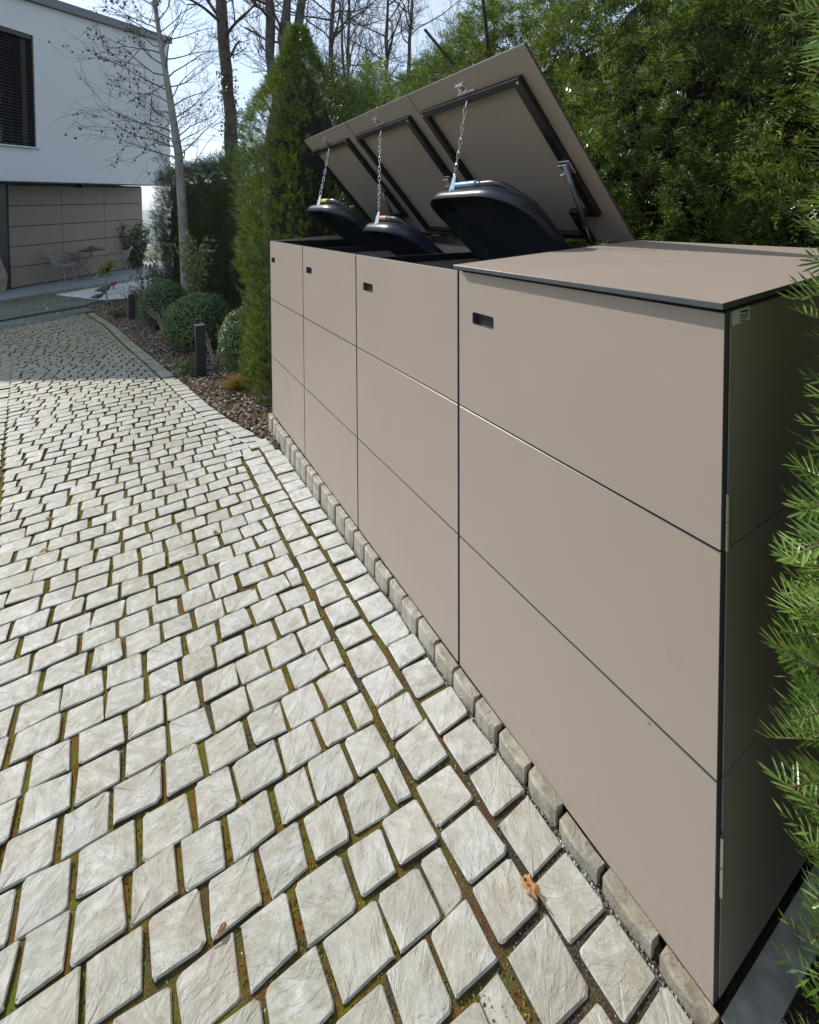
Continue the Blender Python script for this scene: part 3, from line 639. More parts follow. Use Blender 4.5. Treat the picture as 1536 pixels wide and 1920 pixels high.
# clips on the bin lids (chain ends)
clip = {1:(0.300,1.135,1.482), 2:(0.290,1.775,1.345), 3:(0.225,2.45,1.455)}
def chain(b, P0, P1, pitch=0.0235, sag=0.015):
    P0 = np.array(P0); P1 = np.array(P1); Ln = np.linalg.norm(P1-P0); n = max(2, int(Ln/pitch)); pts = [P0 + (P1-P0)*t - np.array([0,0,sag*4*t*(1-t)]) for t in np.linspace(0,1,n+1)]
    for i in range(n):
        a, c_ = pts[i], pts[i+1]; d = (c_-a); m_ = (a+c_)/2; ln = np.linalg.norm(d); d /= ln
        u_ = np.cross(d, [0.31,0.87,0.1]); u_ /= np.linalg.norm(u_); w_ = np.cross(d, u_)
        if i % 2: u_, w_ = w_, u_
        hl = pitch*0.64; hw_ = 0.0058; ring = []
        for k in range(12):
            th = 2*math.pi*k/12; cx_ = math.cos(th); sx_ = math.sin(th)
            ring.append(m_ + d*(math.copysign(hl-hw_, cx_) + hw_*cx_ if abs(cx_) > 1e-6 else 0) + u_*hw_*sx_)
        ring.append(ring[0]); ring.append(ring[1]); b.tube(ring, 0.0018, 5, cap=False)
for k in range(4):
    op = k > 0; fr = lidframe(op); y0, y1 = LIDY[k]
    b = MB(); lidbox(b, fr, (0.0 if op else 0.0), (LL if op else D+.0405-.0185), y0, y1, -0.0105, 0.0, 0, 1)
    lid = b.obj('lid', [PANEL, EDGE], box)
    if op: lid['label'] = 'lid propped open on a gas strut'
    else: lid['label'] = 'closed lid'
    if not op:
        b = MB(); lidbox(b, fr, 0.03, 0.80, 0.02, 0.04, -0.03, -0.0107); lidbox(b, fr, 0.03, 0.80, y1-.04, y1-.02, -0.03, -0.0107); lidbox(b, fr, 0.795, 0.815, 0.02, y1-.02, -0.019, -0.0107); b.obj('frame', BLACK, lid); continue
    f0, f1 = FRY[k]; b = MB(); N0, N1 = -0.034, -0.0107
    lidbox(b, fr, 0.727, 0.756, f0, f1, N0, N1); lidbox(b, fr, 0.148, 0.727, f0, f0+.036, N0, N1); lidbox(b, fr, 0.03, 0.727, f1-.03, f1, N0, N1)
    lidbox(b, fr, 0.148, 0.175, f0+.036, f0+.13, N0, N1); lidbox(b, fr, 0.0, 0.148, f0+.10, f0+.13, N0, N1); lidbox(b, fr, 0.03, 0.055, f0+.13, f1-.03, N0, N1)
    b.obj('frame', BLACK, lid)
    b = MB()
    for yy in (f0+.012, f1-.012): b.tube([lp(fr,.742,yy,-.034),lp(fr,.742,yy,-.0365)], 0.005, 8)
    yc = (f0+f1)/2 - .01
    lidbox(b, fr, 0.757, 0.768, yc-.055, yc+.05, -0.014, -0.0107); lidbox(b, fr, 0.766, 0.805, yc-.026, yc+.028, -0.0125, -0.0106); lidbox(b, fr, 0.768, 0.80, yc-.022, yc-.014, -0.016, -0.0107); lidbox(b, fr, 0.768, 0.80, yc+.016, yc+.024, -0.016, -0.0107); lidbox(b, fr, 0.795, 0.803, yc-.022, yc+.024, -0.022, -0.0107); b.tube([lp(fr,.782,yc,-.011),lp(fr,.782,yc,-.03)], 0.009, 10)
    b.obj('latch', STEEL, lid)
    # chain with hook and flat clip to the bin's own lid
    b = MB(); h0_ = lp(fr, .738, yc-.01, -.036); cp = np.array(clip[k]); b.tube([lp(fr,.738,yc-.01,-.034), h0_, h0_+np.array([-.006,0.002,-.022])], 0.003, 6)
    chain(b, h0_+np.array([-.006,.002,-.024]), cp+np.array([0,0,.006])); b.obj('chain', CHROME, lid)
    b = MB(); t1 = cp+np.array([-.014,0.004,-.064]); a_ = np.array([0.0075,-0.0045,0])
    b.add([cp-a_*.6, cp+a_*.6, t1+a_*1.1, t1-a_*1.1, cp-a_*.6+[.002,0,0], cp+a_*.6+[.002,0,0], t1+a_*1.1+[.002,0,0], t1-a_*1.1+[.002,0,0]], [(0,1,2,3),(7,6,5,4),(0,4,5,1),(1,5,6,2),(2,6,7,3),(3,7,4,0)])
    b.obj('clip', CHROME, lid)
    # gas strut
    b = MB(); ys = f0-.004; T0 = lp(fr, .405, ys+.004, -.05); B0 = np.array([0.668, ys+.006, 1.19]); Mx = T0 + (B0-T0)*.70
    b.tube([T0, Mx], 0.0098, 12); b.tube([Mx, Mx+(B0-Mx)*.03], 0.0105, 12); b.tube([Mx, B0], 0.004, 8); b.obj('gas_strut', GREYSTEEL, lid, True)
    b = MB(); lidbox(b, fr, 0.36, 0.415, f0-.012, f0+.036, -.0375, -.0345); lidbox(b, fr, 0.362, 0.372, f0+.02, f0+.036, -.052, -.0375); b.tube([T0+[0,-.008,0], T0+[0,.034,0]], 0.0045, 8); b.tube([lp(fr,.37,f0+.02,-.052),lp(fr,.37,f0+.034,-.06)], .005, 8); b.obj('strut_bracket', STEEL, lid)
    for yy in (f0+.03, f1-.08):
        b = MB(); b.box((D-.075, yy, 1.1965), (D-.02, yy+.06, 1.1995)); b.tube([(D-.012,yy,1.207),(D-.012,yy+.06,1.207)], .0045, 8); b.box((D-.10, yy+.005, 1.178),(D-.052, yy+.055, 1.1805)); b.obj('lid_hinge', STEEL, lid)
# sticker on the near side panel (small print too fine to read)
b = MB(); b.box((0.0215, -0.0008, 1.142), (0.0765, -0.0003, 1.1655)); b.v[0][[1,2,5,6],2] += 0.003
st = b.obj('sticker', simple('sticker_film', (0.75,0.8,0.70), 0.45), box)
b = MB()
for i_, (x0, x1, z, h) in enumerate(((0.043,0.071,1.1605,.0028),(0.044,0.069,1.157,.0011),(0.044,0.070,1.1545,.0011),(0.044,0.067,1.152,.0011),(0.044,0.069,1.1495,.0011),(0.044,0.062,1.1455,.0018))):
    x = x0
    while x < x1: w = rng.uniform(.0012,.003); b.box((x,-.0012,z),(min(x+w,x1),-.0009,z+h)); x += w+.0006
b.obj('print', BLACK, st)
# three wheelie bins inside
def wheelie_bin(yc, w, x0, x1, zt, lidz, lidx, capm, bm, label):
    t = empty('wheelie_bin', ((x0+x1)/2, yc, 0.012), label, 'wheelie bin', 'wheelie bins in the shelter')
    b = MB(); hw_ = w/2; rings = []
    for z, s in ((0.06,0.80),(zt-.06,0.98),(zt-.058,1.03),(zt,1.03)):
        r = []; cx_, sx_, sy_ = (x0+x1)/2, (x1-x0)/2*s, hw_*s
        for k in range(20):
            a = 2*math.pi*k/20; c_, s_ = math.cos(a), math.sin(a); e = 0.35
            r.append((cx_+sx_*math.copysign(abs(c_)**e, c_), yc+sy_*math.copysign(abs(s_)**e, s_), z))
        rings.append(r)
    r_in = [((p[0]-(x0+x1)/2)*.93+(x0+x1)/2, (p[1]-yc)*.93+yc, p[2]) for p in rings[-1]]; rings.append(r_in)
    rings.append([((p[0]-(x0+x1)/2)*.8+(x0+x1)/2, (p[1]-yc)*.8+yc, 0.3) for p in rings[-1]])
    V = sum(rings, []); n = 20; Fs = [(i*n+j, i*n+(j+1)%n, (i+1)*n+(j+1)%n, (i+1)*n+j) for i in range(len(rings)-1) for j in range(n)]
    b.add(V, Fs); b.f.append(np.array([list(range(n))[::-1], [5*n+j for j in range(n)]])); b.mi.append(np.zeros(2,int))
    b.obj('body', bm, t, True)
    # lid: shallow domed tray hinged at the rear, front edge held up by the chain
    hinge = np.array([x1+.01, yc, lidz[0]]); front = np.array([lidx, yc, lidz[1]]); L_ = np.linalg.norm(front-hinge); u = (front-hinge)/L_; nv = np.array([u[2],0,-u[0]])
    def P(a, c_, h): return hinge + u*a + np.array([0,c_,0]) + nv*h
    out = []; R_ = min(.17, w*.33)
    for a, c_ in ((0,-hw_),): pass
    for k in range(9): an = math.pi/2*k/8; out.append((L_-R_*.9+R_*.9*math.cos(math.pi/2-an), -hw_+R_-R_*math.cos(an)) if False else (L_-R_+R_*math.sin(an), -hw_+R_-R_*math.cos(an)))
    for k in range(9): an = math.pi/2*k/8; out.append((L_-R_+R_*math.cos(an), hw_-R_+R_*math.sin(an)))
    out.append((L_*.45, hw_)); out.append((0.0, hw_*.94)); out.append((0.0, -hw_*.94)); out.append((L_*.45, -hw_))
    n = len(out); cen = (L_*.5, 0.0); b = MB(); rings = []
    def hgt(a): q = a/L_; return 0.035*math.sin(math.pi*min(q*1.0,1))**0.7 if q > 0 and q < 1 else 0.0
    drp = lambda a: -0.035*max(0, (a/L_-.62)/.38)**1.7      # the front curls down
    for sc, h in ((1.0,-.050),(1.012,-.048),(1.006,-.004),(0.96,.008),(0.80,.020),(0.45,.030),(0.0,.032)):
        rings.append([P(cen[0]+(a-cen[0])*sc, c_*sc, h+drp(a*sc) if True else 0) for a, c_ in out])
    under = [[P(cen[0]+(a-cen[0])*sc, c_*sc, h+drp(a*sc)) for a, c_ in out] for sc, h in ((0.965,-.050),(0.955,-.008),(0.80,.008),(0.45,.018),(0.0,.020))]
    rr = under[::-1] + rings; V = [p for r in rr for p in r]
    Fs = [(i*n+j, i*n+(j+1)%n, (i+1)*n+(j+1)%n, (i+1)*n+j) for i in range(len(rr)-1) for j in range(n)]
    b.add(V, Fs); lid = b.obj('lid', bm, t, True)
    # grip ridge and coloured strip at the front, rear hinge arms
    b = MB(); pts = [P(L_-.030-.30*max(0,abs(x)-.45)**1.5, hw_*.90*x, .017-.03*max(0,abs(x)-.6)) for x in np.linspace(-1,1,19)]
    b.tube(pts, 0.0135, 8); b.obj('handle', bm, lid, True)
    b = MB(); b.tube([P(L_-.0285, c_, .0185) for c_ in np.linspace(-hw_*.10, hw_*.45, 8)], 0.0140, 10); b.obj('coloured_strip', capm, lid, True)
    for c_ in (-hw_*.5, hw_*.5): b = MB(); b.box((x1-.02,yc+c_-.02,lidz[0]-.03),(x1+.03,yc+c_+.02,lidz[0]+.0)); b.obj('hinge', bm, t)
    b = MB(); b.box((x0+.09, yc-.015, 1.05), (x0+.12, yc+.015, 1.16)); 
    for c_ in (-hw_*.9, hw_*.9): b2 = MB(); b2.tube([(x1-.03,yc+c_*.8,0.11),(x1-.03,yc+c_*.95,0.11)], 0.095, 16); b2.obj('wheel', DARK, t)
    return t
wheelie_bin(1.075, 0.565, 0.10, 0.70, 1.07, (1.075,1.452), 0.315, BLU, BINM, 'black wheelie bin with a blue grip strip under the largest open lid')
wheelie_bin(1.775, 0.44, 0.16, 0.66, 0.98, (1.04,1.315), 0.300, RED, BINM2, 'small dark wheelie bin with a faded red grip strip in the middle bay')
wheelie_bin(2.46, 0.56, 0.10, 0.70, 1.07, (1.07,1.425), 0.235, YEL, BINM, 'black wheelie bin with a yellow grip strip in the far bay beside the yews')

# ------------------------------------------------------------------ foliage tools
def norm(v): return v/(np.linalg.norm(v, axis=-1, keepdims=True)+1e-9)
def sprigs(b, P, Dv, length, nn, nl, nw, upb=0.25, curve=0.0):
    """twigs with two ranks of needles; needles are folded kites"""
    N = len(P); length = np.broadcast_to(np.asarray(length, float), (N,)); Dv = norm(Dv)
    side = norm(np.cross(Dv, norm(np.array([0,0,1.0]) + rng.normal(0,.5,(N,3))))); nrm = norm(np.cross(side, Dv))
    t = np.linspace(0.05, 1.0, nn); sg = np.where(np.arange(nn)%2, 1.0, -1.0)
    base = P[:,None,:] + Dv[:,None,:]*(length[:,None]*t)[:,:,None] - np.array([0,0,1.0])*(curve*length[:,None]*t**2)[:,:,None]
    fwdk = 0.35 + 0.5*t + rng.normal(0,.12,(N,nn)); lat = (1-0.55*t**3)
    nd = norm(Dv[:,None,:]*fwdk[:,:,None] + side[:,None,:]*(sg*lat)[None,:,None] + nrm[:,None,:]*(upb+rng.normal(0,.22,(N,nn)))[:,:,None])
    l_ = nl*(1-0.35*t**4)*rng.uniform(.75,1.15,(N,nn)); wv = norm(np.cross(nd, nrm[:,None,:]))*nw
    tip = base + nd*l_[:,:,None]; mid = base + nd*(l_*.45)[:,:,None]
    V = np.stack([base, mid+wv, tip, mid-wv], 2).reshape(-1,3); n = N*nn
    b.add(V, (np.arange(n)*4)[:,None] + np.array([0,1,2,3]))
def stems(b, P, Dv, length, w, curve=0.0):
    N = len(P); Dv = norm(Dv); length = np.broadcast_to(np.asarray(length, float), (N,))
    s = norm(np.cross(Dv, norm(rng.normal(0,1,(N,3)))))*w; e = P + Dv*length[:,None] - np.array([0,0,1.0])*curve*length[:,None]
    V = np.stack([P-s, P+s, e+s*.4, e-s*.4], 1).reshape(-1,3); b.add(V, (np.arange(N)*4)[:,None] + np.arange(4))
def leaves(b, P, size, nrm=None, asp=0.5, jitter=0.8):
    N = len(P); size = np.broadcast_to(np.asarray(size, float), (N,)); d = norm(rng.normal(0,1,(N,3)))
    nv = norm((nrm if nrm is not None else np.zeros((N,3))) + rng.normal(0,jitter,(N,3))); d = norm(np.cross(nv, d)); s = np.cross(nv, d)
    sz = size[:,None]; V = np.stack([P, P+d*sz*.5+s*sz*asp*.5, P+d*sz+nv*sz*.12, P+d*sz*.5-s*sz*asp*.5], 1).reshape(-1,3)
    b.add(V, (np.arange(N)*4)[:,None] + np.arange(4))
def vnoise(P, sc, seed=0.0):
    return np.array([mnoise.noise(Vector((p[0]*sc+seed, p[1]*sc, p[2]*sc))) for p in P])

# main yew hedge behind the box
HY = [-2.5, 0.9, 1.3, 1.7, 2.2, 2.75, 3.2, 3.8, 4.3, 4.9, 5.4, 6.3, 7.0]; HZ = [3.3, 3.3, 2.95, 2.72, 2.72, 2.66, 2.6, 2.52, 2.72, 2.86, 3.0, 2.85, 2.7]
hedge = empty('yew_hedge', (1.6, 2.0, gz(2)), 'tall dense yew hedge rising behind the open lids of the bin shelter', 'hedge')
def hedge_face(n, y0, y1, z0, x0, depth, zf):
    Y = rng.uniform(y0, y1, n); top = zf(Y); Z = z0 + (top - z0)*rng.random(n)
    P = np.c_[np.zeros(n), Y, Z]; lump = vnoise(P, 1.6, 4.0)*0.16 + vnoise(P, 4.5, 9.0)*0.13 + vnoise(P, 11.0, 2.0)*0.08
    P[:,0] = x0 + lump + rng.exponential(depth, n) + 0.25*np.clip((Z-top+.7)/.7,0,1)
    return P
zf = lambda Y: np.interp(Y, HY, HZ) + 0.12*np.array([mnoise.noise(Vector((yy*2.4, 0.3, 0))) for yy in Y])
b = MB()
def clusters(P, D0, k, spread):
    n = len(P); D = norm(D0)[:,None,:] + rng.normal(0, spread, (n,k,3)); Pk = P[:,None,:] + rng.normal(0,.018,(n,k,3)); return Pk.reshape(-1,3), D.reshape(-1,3)
P = hedge_face(5000, -1.1, 3.4, 0.75, 1.10, 0.11, zf); P, Dv = clusters(P, np.c_[-.8*np.ones(len(P)), rng.normal(-.3,.55,len(P)), rng.normal(.15,.5,len(P))], 6, .42)
sprigs(b, P, Dv, rng.uniform(.06,.13,len(P)), 15, .030, .0029, .35, .15)
P = hedge_face(2600, 3.4, 6.6, 0.9, 1.12, 0.16, zf); P, Dv = clusters(P, np.c_[-.6*np.ones(len(P)), rng.normal(-.4,.5,len(P)), rng.normal(.4,.45,len(P))], 6, .4)
sprigs(b, P, Dv, rng.uniform(.07,.15,len(P)), 12, .034, .0038, .35, .1)
# upright leading shoots along the top
Y = rng.uniform(-0.5, 6.5, 1000); P = np.c_[rng.uniform(1.15,1.9,1000), Y, zf(Y)-rng.uniform(0,.35,1000)]
sprigs(b, P, np.c_[rng.normal(0,.25,1000), rng.normal(0,.25,1000), np.ones(1000)], rng.uniform(.12,.34,1000), 24, .024, .002)
# deep inner growth
n = 60000; Y = rng.uniform(-1.2, 6.8, n); P = np.c_[rng.uniform(1.3,1.75,n), Y, rng.uniform(.05,.99,n)*zf(Y)]; leaves(b, P, rng.uniform(.03,.06,n), None, .22, 1.0)
o = b.obj('foliage', YEW, hedge); o['kind'] = 'stuff'
b = MB()
for k in range(26):
    y0 = rng.uniform(-1,6.5); x0 = rng.uniform(1.5,1.8); pts = [(x0+rng.normal(0,.05)*j, y0+rng.normal(0,.05)*j, -.1+j*.45) for j in range(7)]; b.tube(pts, np.linspace(.03,.01,7), 6)
b.obj('stems', BK_DARK, hedge)
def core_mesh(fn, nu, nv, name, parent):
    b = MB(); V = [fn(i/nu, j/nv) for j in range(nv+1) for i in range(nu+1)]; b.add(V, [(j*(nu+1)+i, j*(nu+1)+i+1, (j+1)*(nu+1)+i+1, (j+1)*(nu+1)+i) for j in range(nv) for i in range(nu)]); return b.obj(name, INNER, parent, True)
def hcore(u, v):
    y = -1.3+8.0*u; zt = float(np.interp(y, HY, HZ))-.42+.22*mnoise.noise(Vector((y*3,1,5))); a = v*3
    x = 1.72 if a <= 1 else 1.72+.28*(a-1) if a <= 2 else 2.0; z = -.2+(zt+.2)*min(a,1) if a <= 1 else zt if a <= 2 else zt-(zt+.2)*(a-2)
    return (x+.10*mnoise.noise(Vector((y*2.5,z*2.5,2))), y, z)
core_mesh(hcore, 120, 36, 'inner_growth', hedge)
# yew column at the far end of the box
def column(name, cx, cy, base, prof, nsp, ln, nn, nl, nw, mat, label, cat, seed, ex=1.0, ey=1.0, core=True, lo=0.35):
    t = empty(name, (cx, cy, base), label, cat); z0, z1 = prof[0][0], prof[-1][0]
    Z = z0 + (z1-z0)*rng.random(nsp); R = np.interp(Z, [p[0] for p in prof], [p[1] for p in prof]); a = rng.uniform(0, 2*np.pi, nsp)
    ca, sa = np.cos(a), np.sin(a); e = 0.6; qx = np.sign(ca)*np.abs(ca)**e; qy = np.sign(sa)*np.abs(sa)**e
    P = np.c_[qx*R*ex, qy*R*ey, Z]; k = 1 + .10*vnoise(P+seed, 2.6) + .17*vnoise(P+seed, 8) - np.minimum(rng.exponential(.07, nsp), .4)
    P[:,:2] *= k[:,None]; Dv = np.c_[qx, qy, np.full(nsp, .9)] + rng.normal(0,.35,(nsp,3)); P += [cx, cy, 0]
    b = MB(); sprigs(b, P, Dv, rng.uniform(.6,1.3,nsp)*ln, nn, nl, nw); o = b.obj('foliage', mat, t); o['kind'] = 'stuff'
    if core:
        q = [(z0,.0)]+[(z, r*.62) for z, r in prof if z < z1-.35]; q.append((q[-1][0]+.2, 0.0)); b = MB(); m_ = 16
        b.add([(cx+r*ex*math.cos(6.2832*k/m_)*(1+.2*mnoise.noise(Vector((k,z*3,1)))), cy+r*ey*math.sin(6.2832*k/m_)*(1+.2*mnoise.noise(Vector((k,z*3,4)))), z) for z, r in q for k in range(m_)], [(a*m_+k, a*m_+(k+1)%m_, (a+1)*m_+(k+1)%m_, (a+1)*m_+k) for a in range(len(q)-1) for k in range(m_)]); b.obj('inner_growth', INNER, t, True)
    b = MB(); rmax = max(p[1] for p in prof); b.tube([(cx,cy,base-.05),(cx+.02,cy,z0+(z1-z0)*.5),(cx,cy,z1-.15)], [max(.03,rmax*.09),.03,.008], 8); b.obj('trunk', BK_DARK, t)
    return t
column('yew_column', 0.42, 3.47, -.16, [(-.13,.42),(.3,.45),(1.3,.47),(1.85,.47),(2.08,.42),(2.28,.32),(2.45,.2),(2.65,.11),(2.85,.03)], 13000, .062, 13, .021, .0026, YEWB, 'sunlit yew clipped as a tall column at the far end of the bin shelter', 'yew', 0, 1.0, .95)
column('conifer', 1.05, 4.55, -.2, [(.5,.42),(1.6,.42),(2.2,.34),(2.6,.2),(3.0,.05)], 2600, .13, 14, .032, .003, THUJA, 'dark pointed conifer behind the yew column, left one of two', 'conifer', 5)
column('conifer', 1.45, 4.15, -.2, [(.5,.42),(1.6,.40),(2.2,.32),(2.55,.18),(2.9,.05)], 2400, .13, 14, .032, .003, YEW, 'green pointed conifer just right of the darker one behind the open lids', 'conifer', 9)
# clipped hedge beyond the bed
back = empty('clipped_hedge', (0.5, 10, gz(10)), 'dark clipped conifer hedge behind the bare tree and the planting bed', 'hedge')
n = 12000; t_ = rng.random(n); h0 = np.array([1.12,6.2]); h1 = np.array([-0.22,12.9]); X = h0[0]+(h1[0]-h0[0])*t_; Y = h0[1]+(h1[1]-h0[1])*t_
Zt = 2.38 + .12*vnoise(np.c_[X,Y,X*0], 1.5); Z = -.4 + (Zt+.4)*rng.random(n); P = np.c_[X,Y,Z]; l = .22*vnoise(P,1.4,2)+.1*vnoise(P,4,1); P[:,0] += rng.exponential(.12,n) + l
b = MB(); sprigs(b, P, np.c_[-.8*np.ones(n), rng.normal(-.5,.5,n), rng.normal(.5,.4,n)], rng.uniform(.10,.2,n), 11, .042, .0045)
n = 2600; t_ = rng.random(n); X = h0[0]+(h1[0]-h0[0])*t_+rng.uniform(0,.9,n); Y = h0[1]+(h1[1]-h0[1])*t_; P = np.c_[X,Y,2.15+rng.uniform(0,.28,n)]
sprigs(b, P, np.c_[rng.normal(0,.35,n), rng.normal(0,.35,n), np.ones(n)], rng.uniform(.1,.28,n), 11, .04, .004)
n = 2200; P = np.c_[rng.uniform(-.55,.5,n), 12.9+rng.exponential(.1,n)+.0, rng.uniform(-.4,2.3,n)]; P[:,0] = -.22+rng.uniform(0,.9,n); sprigs(b, P, np.c_[rng.normal(-.5,.5,n), rng.normal(.4,.5,n), rng.normal(.5,.4,n)], rng.uniform(.1,.2,n), 11, .042, .0045)
n = 3000; t_ = rng.random(n); P = np.c_[h0[0]+(h1[0]-h0[0])*t_+rng.uniform(.3,.9,n), h0[1]+(h1[1]-h0[1])*t_, rng.uniform(-.4,2.2,n)]; leaves(b, P, .16, None, .6, 1.0)
o = b.obj('foliage', THUJA, back); o['kind'] = 'stuff'
def bcore(u, v):
    q = h0+(h1-h0)*u; a = v*3; zt = 2.05+.1*mnoise.noise(Vector((u*20,0,0))); off = .34 if a <= 1 else .34+.5*(a-1) if a <= 2 else .84
    z = -.45+(zt+.45)*a if a <= 1 else zt if a <= 2 else zt-(zt+.45)*(a-2); return (q[0]+off+.1*mnoise.noise(Vector((u*14,z*2,0))), q[1], z)
core_mesh(bcore, 60, 24, 'inner_growth', back)
b = MB()
for k in range(14): q = h0+(h1-h0)*(k+.5)/14+[.45,0]; b.tube([(q[0],q[1],-.45),(q[0]+.03,q[1],1),(q[0],q[1],2.1)], [.04,.03,.01], 6)
b.obj('stems', BK_DARK, back)

# ------------------------------------------------------------------ clipped box balls, shrubs, bollards in the bed
def ball(x, y, z, rx, rz_, nleaf, label, name='box_ball', squash=1.0, ls=.019):
    t = empty(name, (x,y,z), label, 'box shrub', 'clipped box shrubs in the bed'); d = norm(rng.normal(0,1,(nleaf,3))); d[:,2] = np.where(d[:,2] < -.75, -d[:,2], d[:,2])
    k = 1 + .05*vnoise(d*rx, 5, x) + .035*vnoise(d*rx, 16, y) - np.minimum(rng.exponential(.035, nleaf), .3)
    P = np.array([x,y,z+rz_*.93]) + d*np.array([rx,rx,rz_])*k[:,None]; P = P[P[:,2] > z+.01]; d = d[:len(P)]
    nr = norm(P-np.array([x,y,z+rz_*.9])); b = MB(); leaves(b, P, rng.uniform(.8,1.3,len(P))*ls, nr, .6, .75); o = b.obj('foliage', BOXW, t); o['kind'] = 'stuff'
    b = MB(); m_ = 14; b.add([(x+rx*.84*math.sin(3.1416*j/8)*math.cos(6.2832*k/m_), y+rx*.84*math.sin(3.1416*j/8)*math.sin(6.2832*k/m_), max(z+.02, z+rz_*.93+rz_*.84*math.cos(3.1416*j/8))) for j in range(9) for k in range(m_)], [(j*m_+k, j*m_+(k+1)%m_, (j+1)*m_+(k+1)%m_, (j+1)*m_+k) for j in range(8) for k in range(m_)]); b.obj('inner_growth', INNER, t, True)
    b = MB()
    for j in range(9): a = rng.uniform(0,6.28); e = np.array([math.cos(a)*rx*.6, math.sin(a)*rx*.6, rz_*1.3]); b.tube([(x,y,z-.03),(x+e[0]*.4,y+e[1]*.4,z+e[2]*.5),(x+e[0],y+e[1],z+e[2])],[.012,.008,.004],5)
    b.obj('stems', BK_DARK, t)
ball(-0.12, 5.62, gz(5.6), .385, .345, 15000, 'largest clipped box ball, behind the nearer black bollard light')
ball(-0.37, 7.60, gz(7.5), .36, .345, 11000, 'box ball between the two black bollard lights')
ball(0.12, 4.25, gz(4.2), .235, .335, 12000, 'narrow egg shaped box shrub beside the nearer bollard light, touching the yew column', ls=.017)
def tuft(name, x, y, z, n, h, spread, mat, label, cat, w=.0022):
    a = rng.uniform(0,6.28,n); r = rng.uniform(0,1,n)**.6; P = np.c_[x+.035*r*np.cos(a), y+.035*r*np.sin(a), np.full(n,z)]
    d = norm(np.c_[np.cos(a)*r*spread, np.sin(a)*r*spread, np.ones(n)] + rng.normal(0,.12,(n,3))); l_ = rng.uniform(.6,1.15,n)*h
    s = norm(np.cross(d, rng.normal(0,1,(n,3))))*w; m_ = P+d*(l_*.6)[:,None]; e = m_ + norm(d*[1.6,1.6,.55])*(l_*.45)[:,None]
    b = MB(); b.add(np.stack([P-s,P+s,m_+s,m_-s],1).reshape(-1,3), (np.arange(n)*4)[:,None]+np.arange(4)); b.add(np.stack([m_-s,m_+s,e],1).reshape(-1,3), (np.arange(n)*3)[:,None]+np.arange(3))
    return tag(b.obj(name, mat), label, cat)
tuft('dry_grass', -0.03, 3.80, gz(3.8), 900, .17, 1.1, STRAW, 'straw coloured grass tuft at the foot of the yew column', 'ornamental grass')
tuft('dry_grass', -0.36, 6.35, gz(6.3), 500, .17, 1.0, STRAW, 'small rusty grass tuft half hidden beside the largest box ball', 'ornamental grass')
def shrub(name, x, y, z, nst, h, spread, nlv, ls, mat, label, cat, r=.007, trunk=0.0, lo=.35, ey=1.0):
    t = empty(name, (x,y,z), label, cat); b = MB(); L_ = []; N_ = []
    for i_ in range(nst):
        a = rng.uniform(0,6.28); sp = rng.uniform(.3,1)*spread; e = np.array([math.cos(a)*sp, math.sin(a)*sp*ey, h*rng.uniform(.7,1)]); z0 = trunk
        p0 = np.array([x,y,z+z0]); p1 = p0+[e[0]*.45,e[1]*.45,(e[2]-z0)*.5]; p2 = np.array([x+e[0],y+e[1],z+e[2]]); b.tube([p0,p1,p2],[r,r*.6,r*.25],5)
        for j in range(nlv//nst): q = rng.uniform(lo,1.03); pt = p0*(1-q)**2+2*q*(1-q)*p1+q*q*p2; L_.append(pt+rng.normal(0,.035,3)); N_.append((0,0,.5))
    if trunk: b.tube([(x,y,z-.05),(x+.01,y,z+trunk*.6),(x,y,z+trunk+.02)], [r*1.6,r*1.5,r*1.3], 8)
    b.obj('stems', BK_GREY if trunk else BK_TWIG, t); b = MB(); leaves(b, np.array(L_), rng.uniform(.7,1.2,len(L_))*ls, np.array(N_), .45, .8); o = b.obj('foliage', mat, t); o['kind'] = 'stuff'
    return t
shrub('shrub', -0.02, 6.80, gz(6.8), 18, 1.40, .27, 760, .068, SHRUBY, 'upright shrub with glossy olive leaves in front of the bare tree trunk', 'shrub', trunk=.45, lo=.05)
shrub('shrub', -0.50, 9.3, gz(9.3), 12, 1.12, .42, 420, .06, SHRUBR, 'leggy shrub with reddish leaf tips in front of the house corner', 'shrub', lo=.5)
shrub('shrub', -0.62, 9.0, gz(9), 14, .55, .32, 500, .05, SHRUBR, 'low reddish brown shrub behind the farther bollard light', 'shrub', lo=.2)
shrub('evergreen_shrub', -0.72, 9.15, gz(9.1), 14, .42, .24, 1100, .03, BOXW, 'small dark evergreen shrub left of the farther bollard light', 'shrub', lo=.1)
shrub('standard_tree', -1.22, 10.95, gz(10), 12, .95, .17, 420, .06, SHRUBY, 'little standard tree with a thin bare stem at the end of the drive', 'tree', r=.008, trunk=.62, lo=.3)
shrub('groundcover', -0.33, 4.52, gz(4.5), 16, .14, .16, 300, .035, FERN, 'green leafy groundcover at the foot of the nearer bollard light', 'groundcover', lo=.4)
shrub('groundcover', -0.98, 8.75, gz(8.7), 14, .14, .18, 260, .04, FERN, 'green leafy groundcover at the foot of the farther bollard light', 'groundcover', lo=.4)
def bare_twigs(x, y, z, n, h, label):
    t = MB()
    for i_ in range(n):
        a = rng.uniform(0,6.28); e = np.array([math.cos(a)*h*.5, math.sin(a)*h*.3, h*rng.uniform(.6,1)]); p0 = np.array([x,y,z]); p1 = p0+e*[.4,.4,.6]; p2 = p0+e; t.tube([p0,p1,p2],[.006,.005,.003],5); t.tube([p1,p1+[e[0]*.2-.05,0,h*.3]],[.004,.002],4)
    tag(t.obj('bare_shrub', m_bark('pale_twig', (0.3,0.25,0.17), (0.5,0.43,0.32), 20, .1)), label, 'shrub')
bare_twigs(-0.42, 6.55, gz(6.5), 6, .48, 'pale leafless twigs between the two larger box balls')
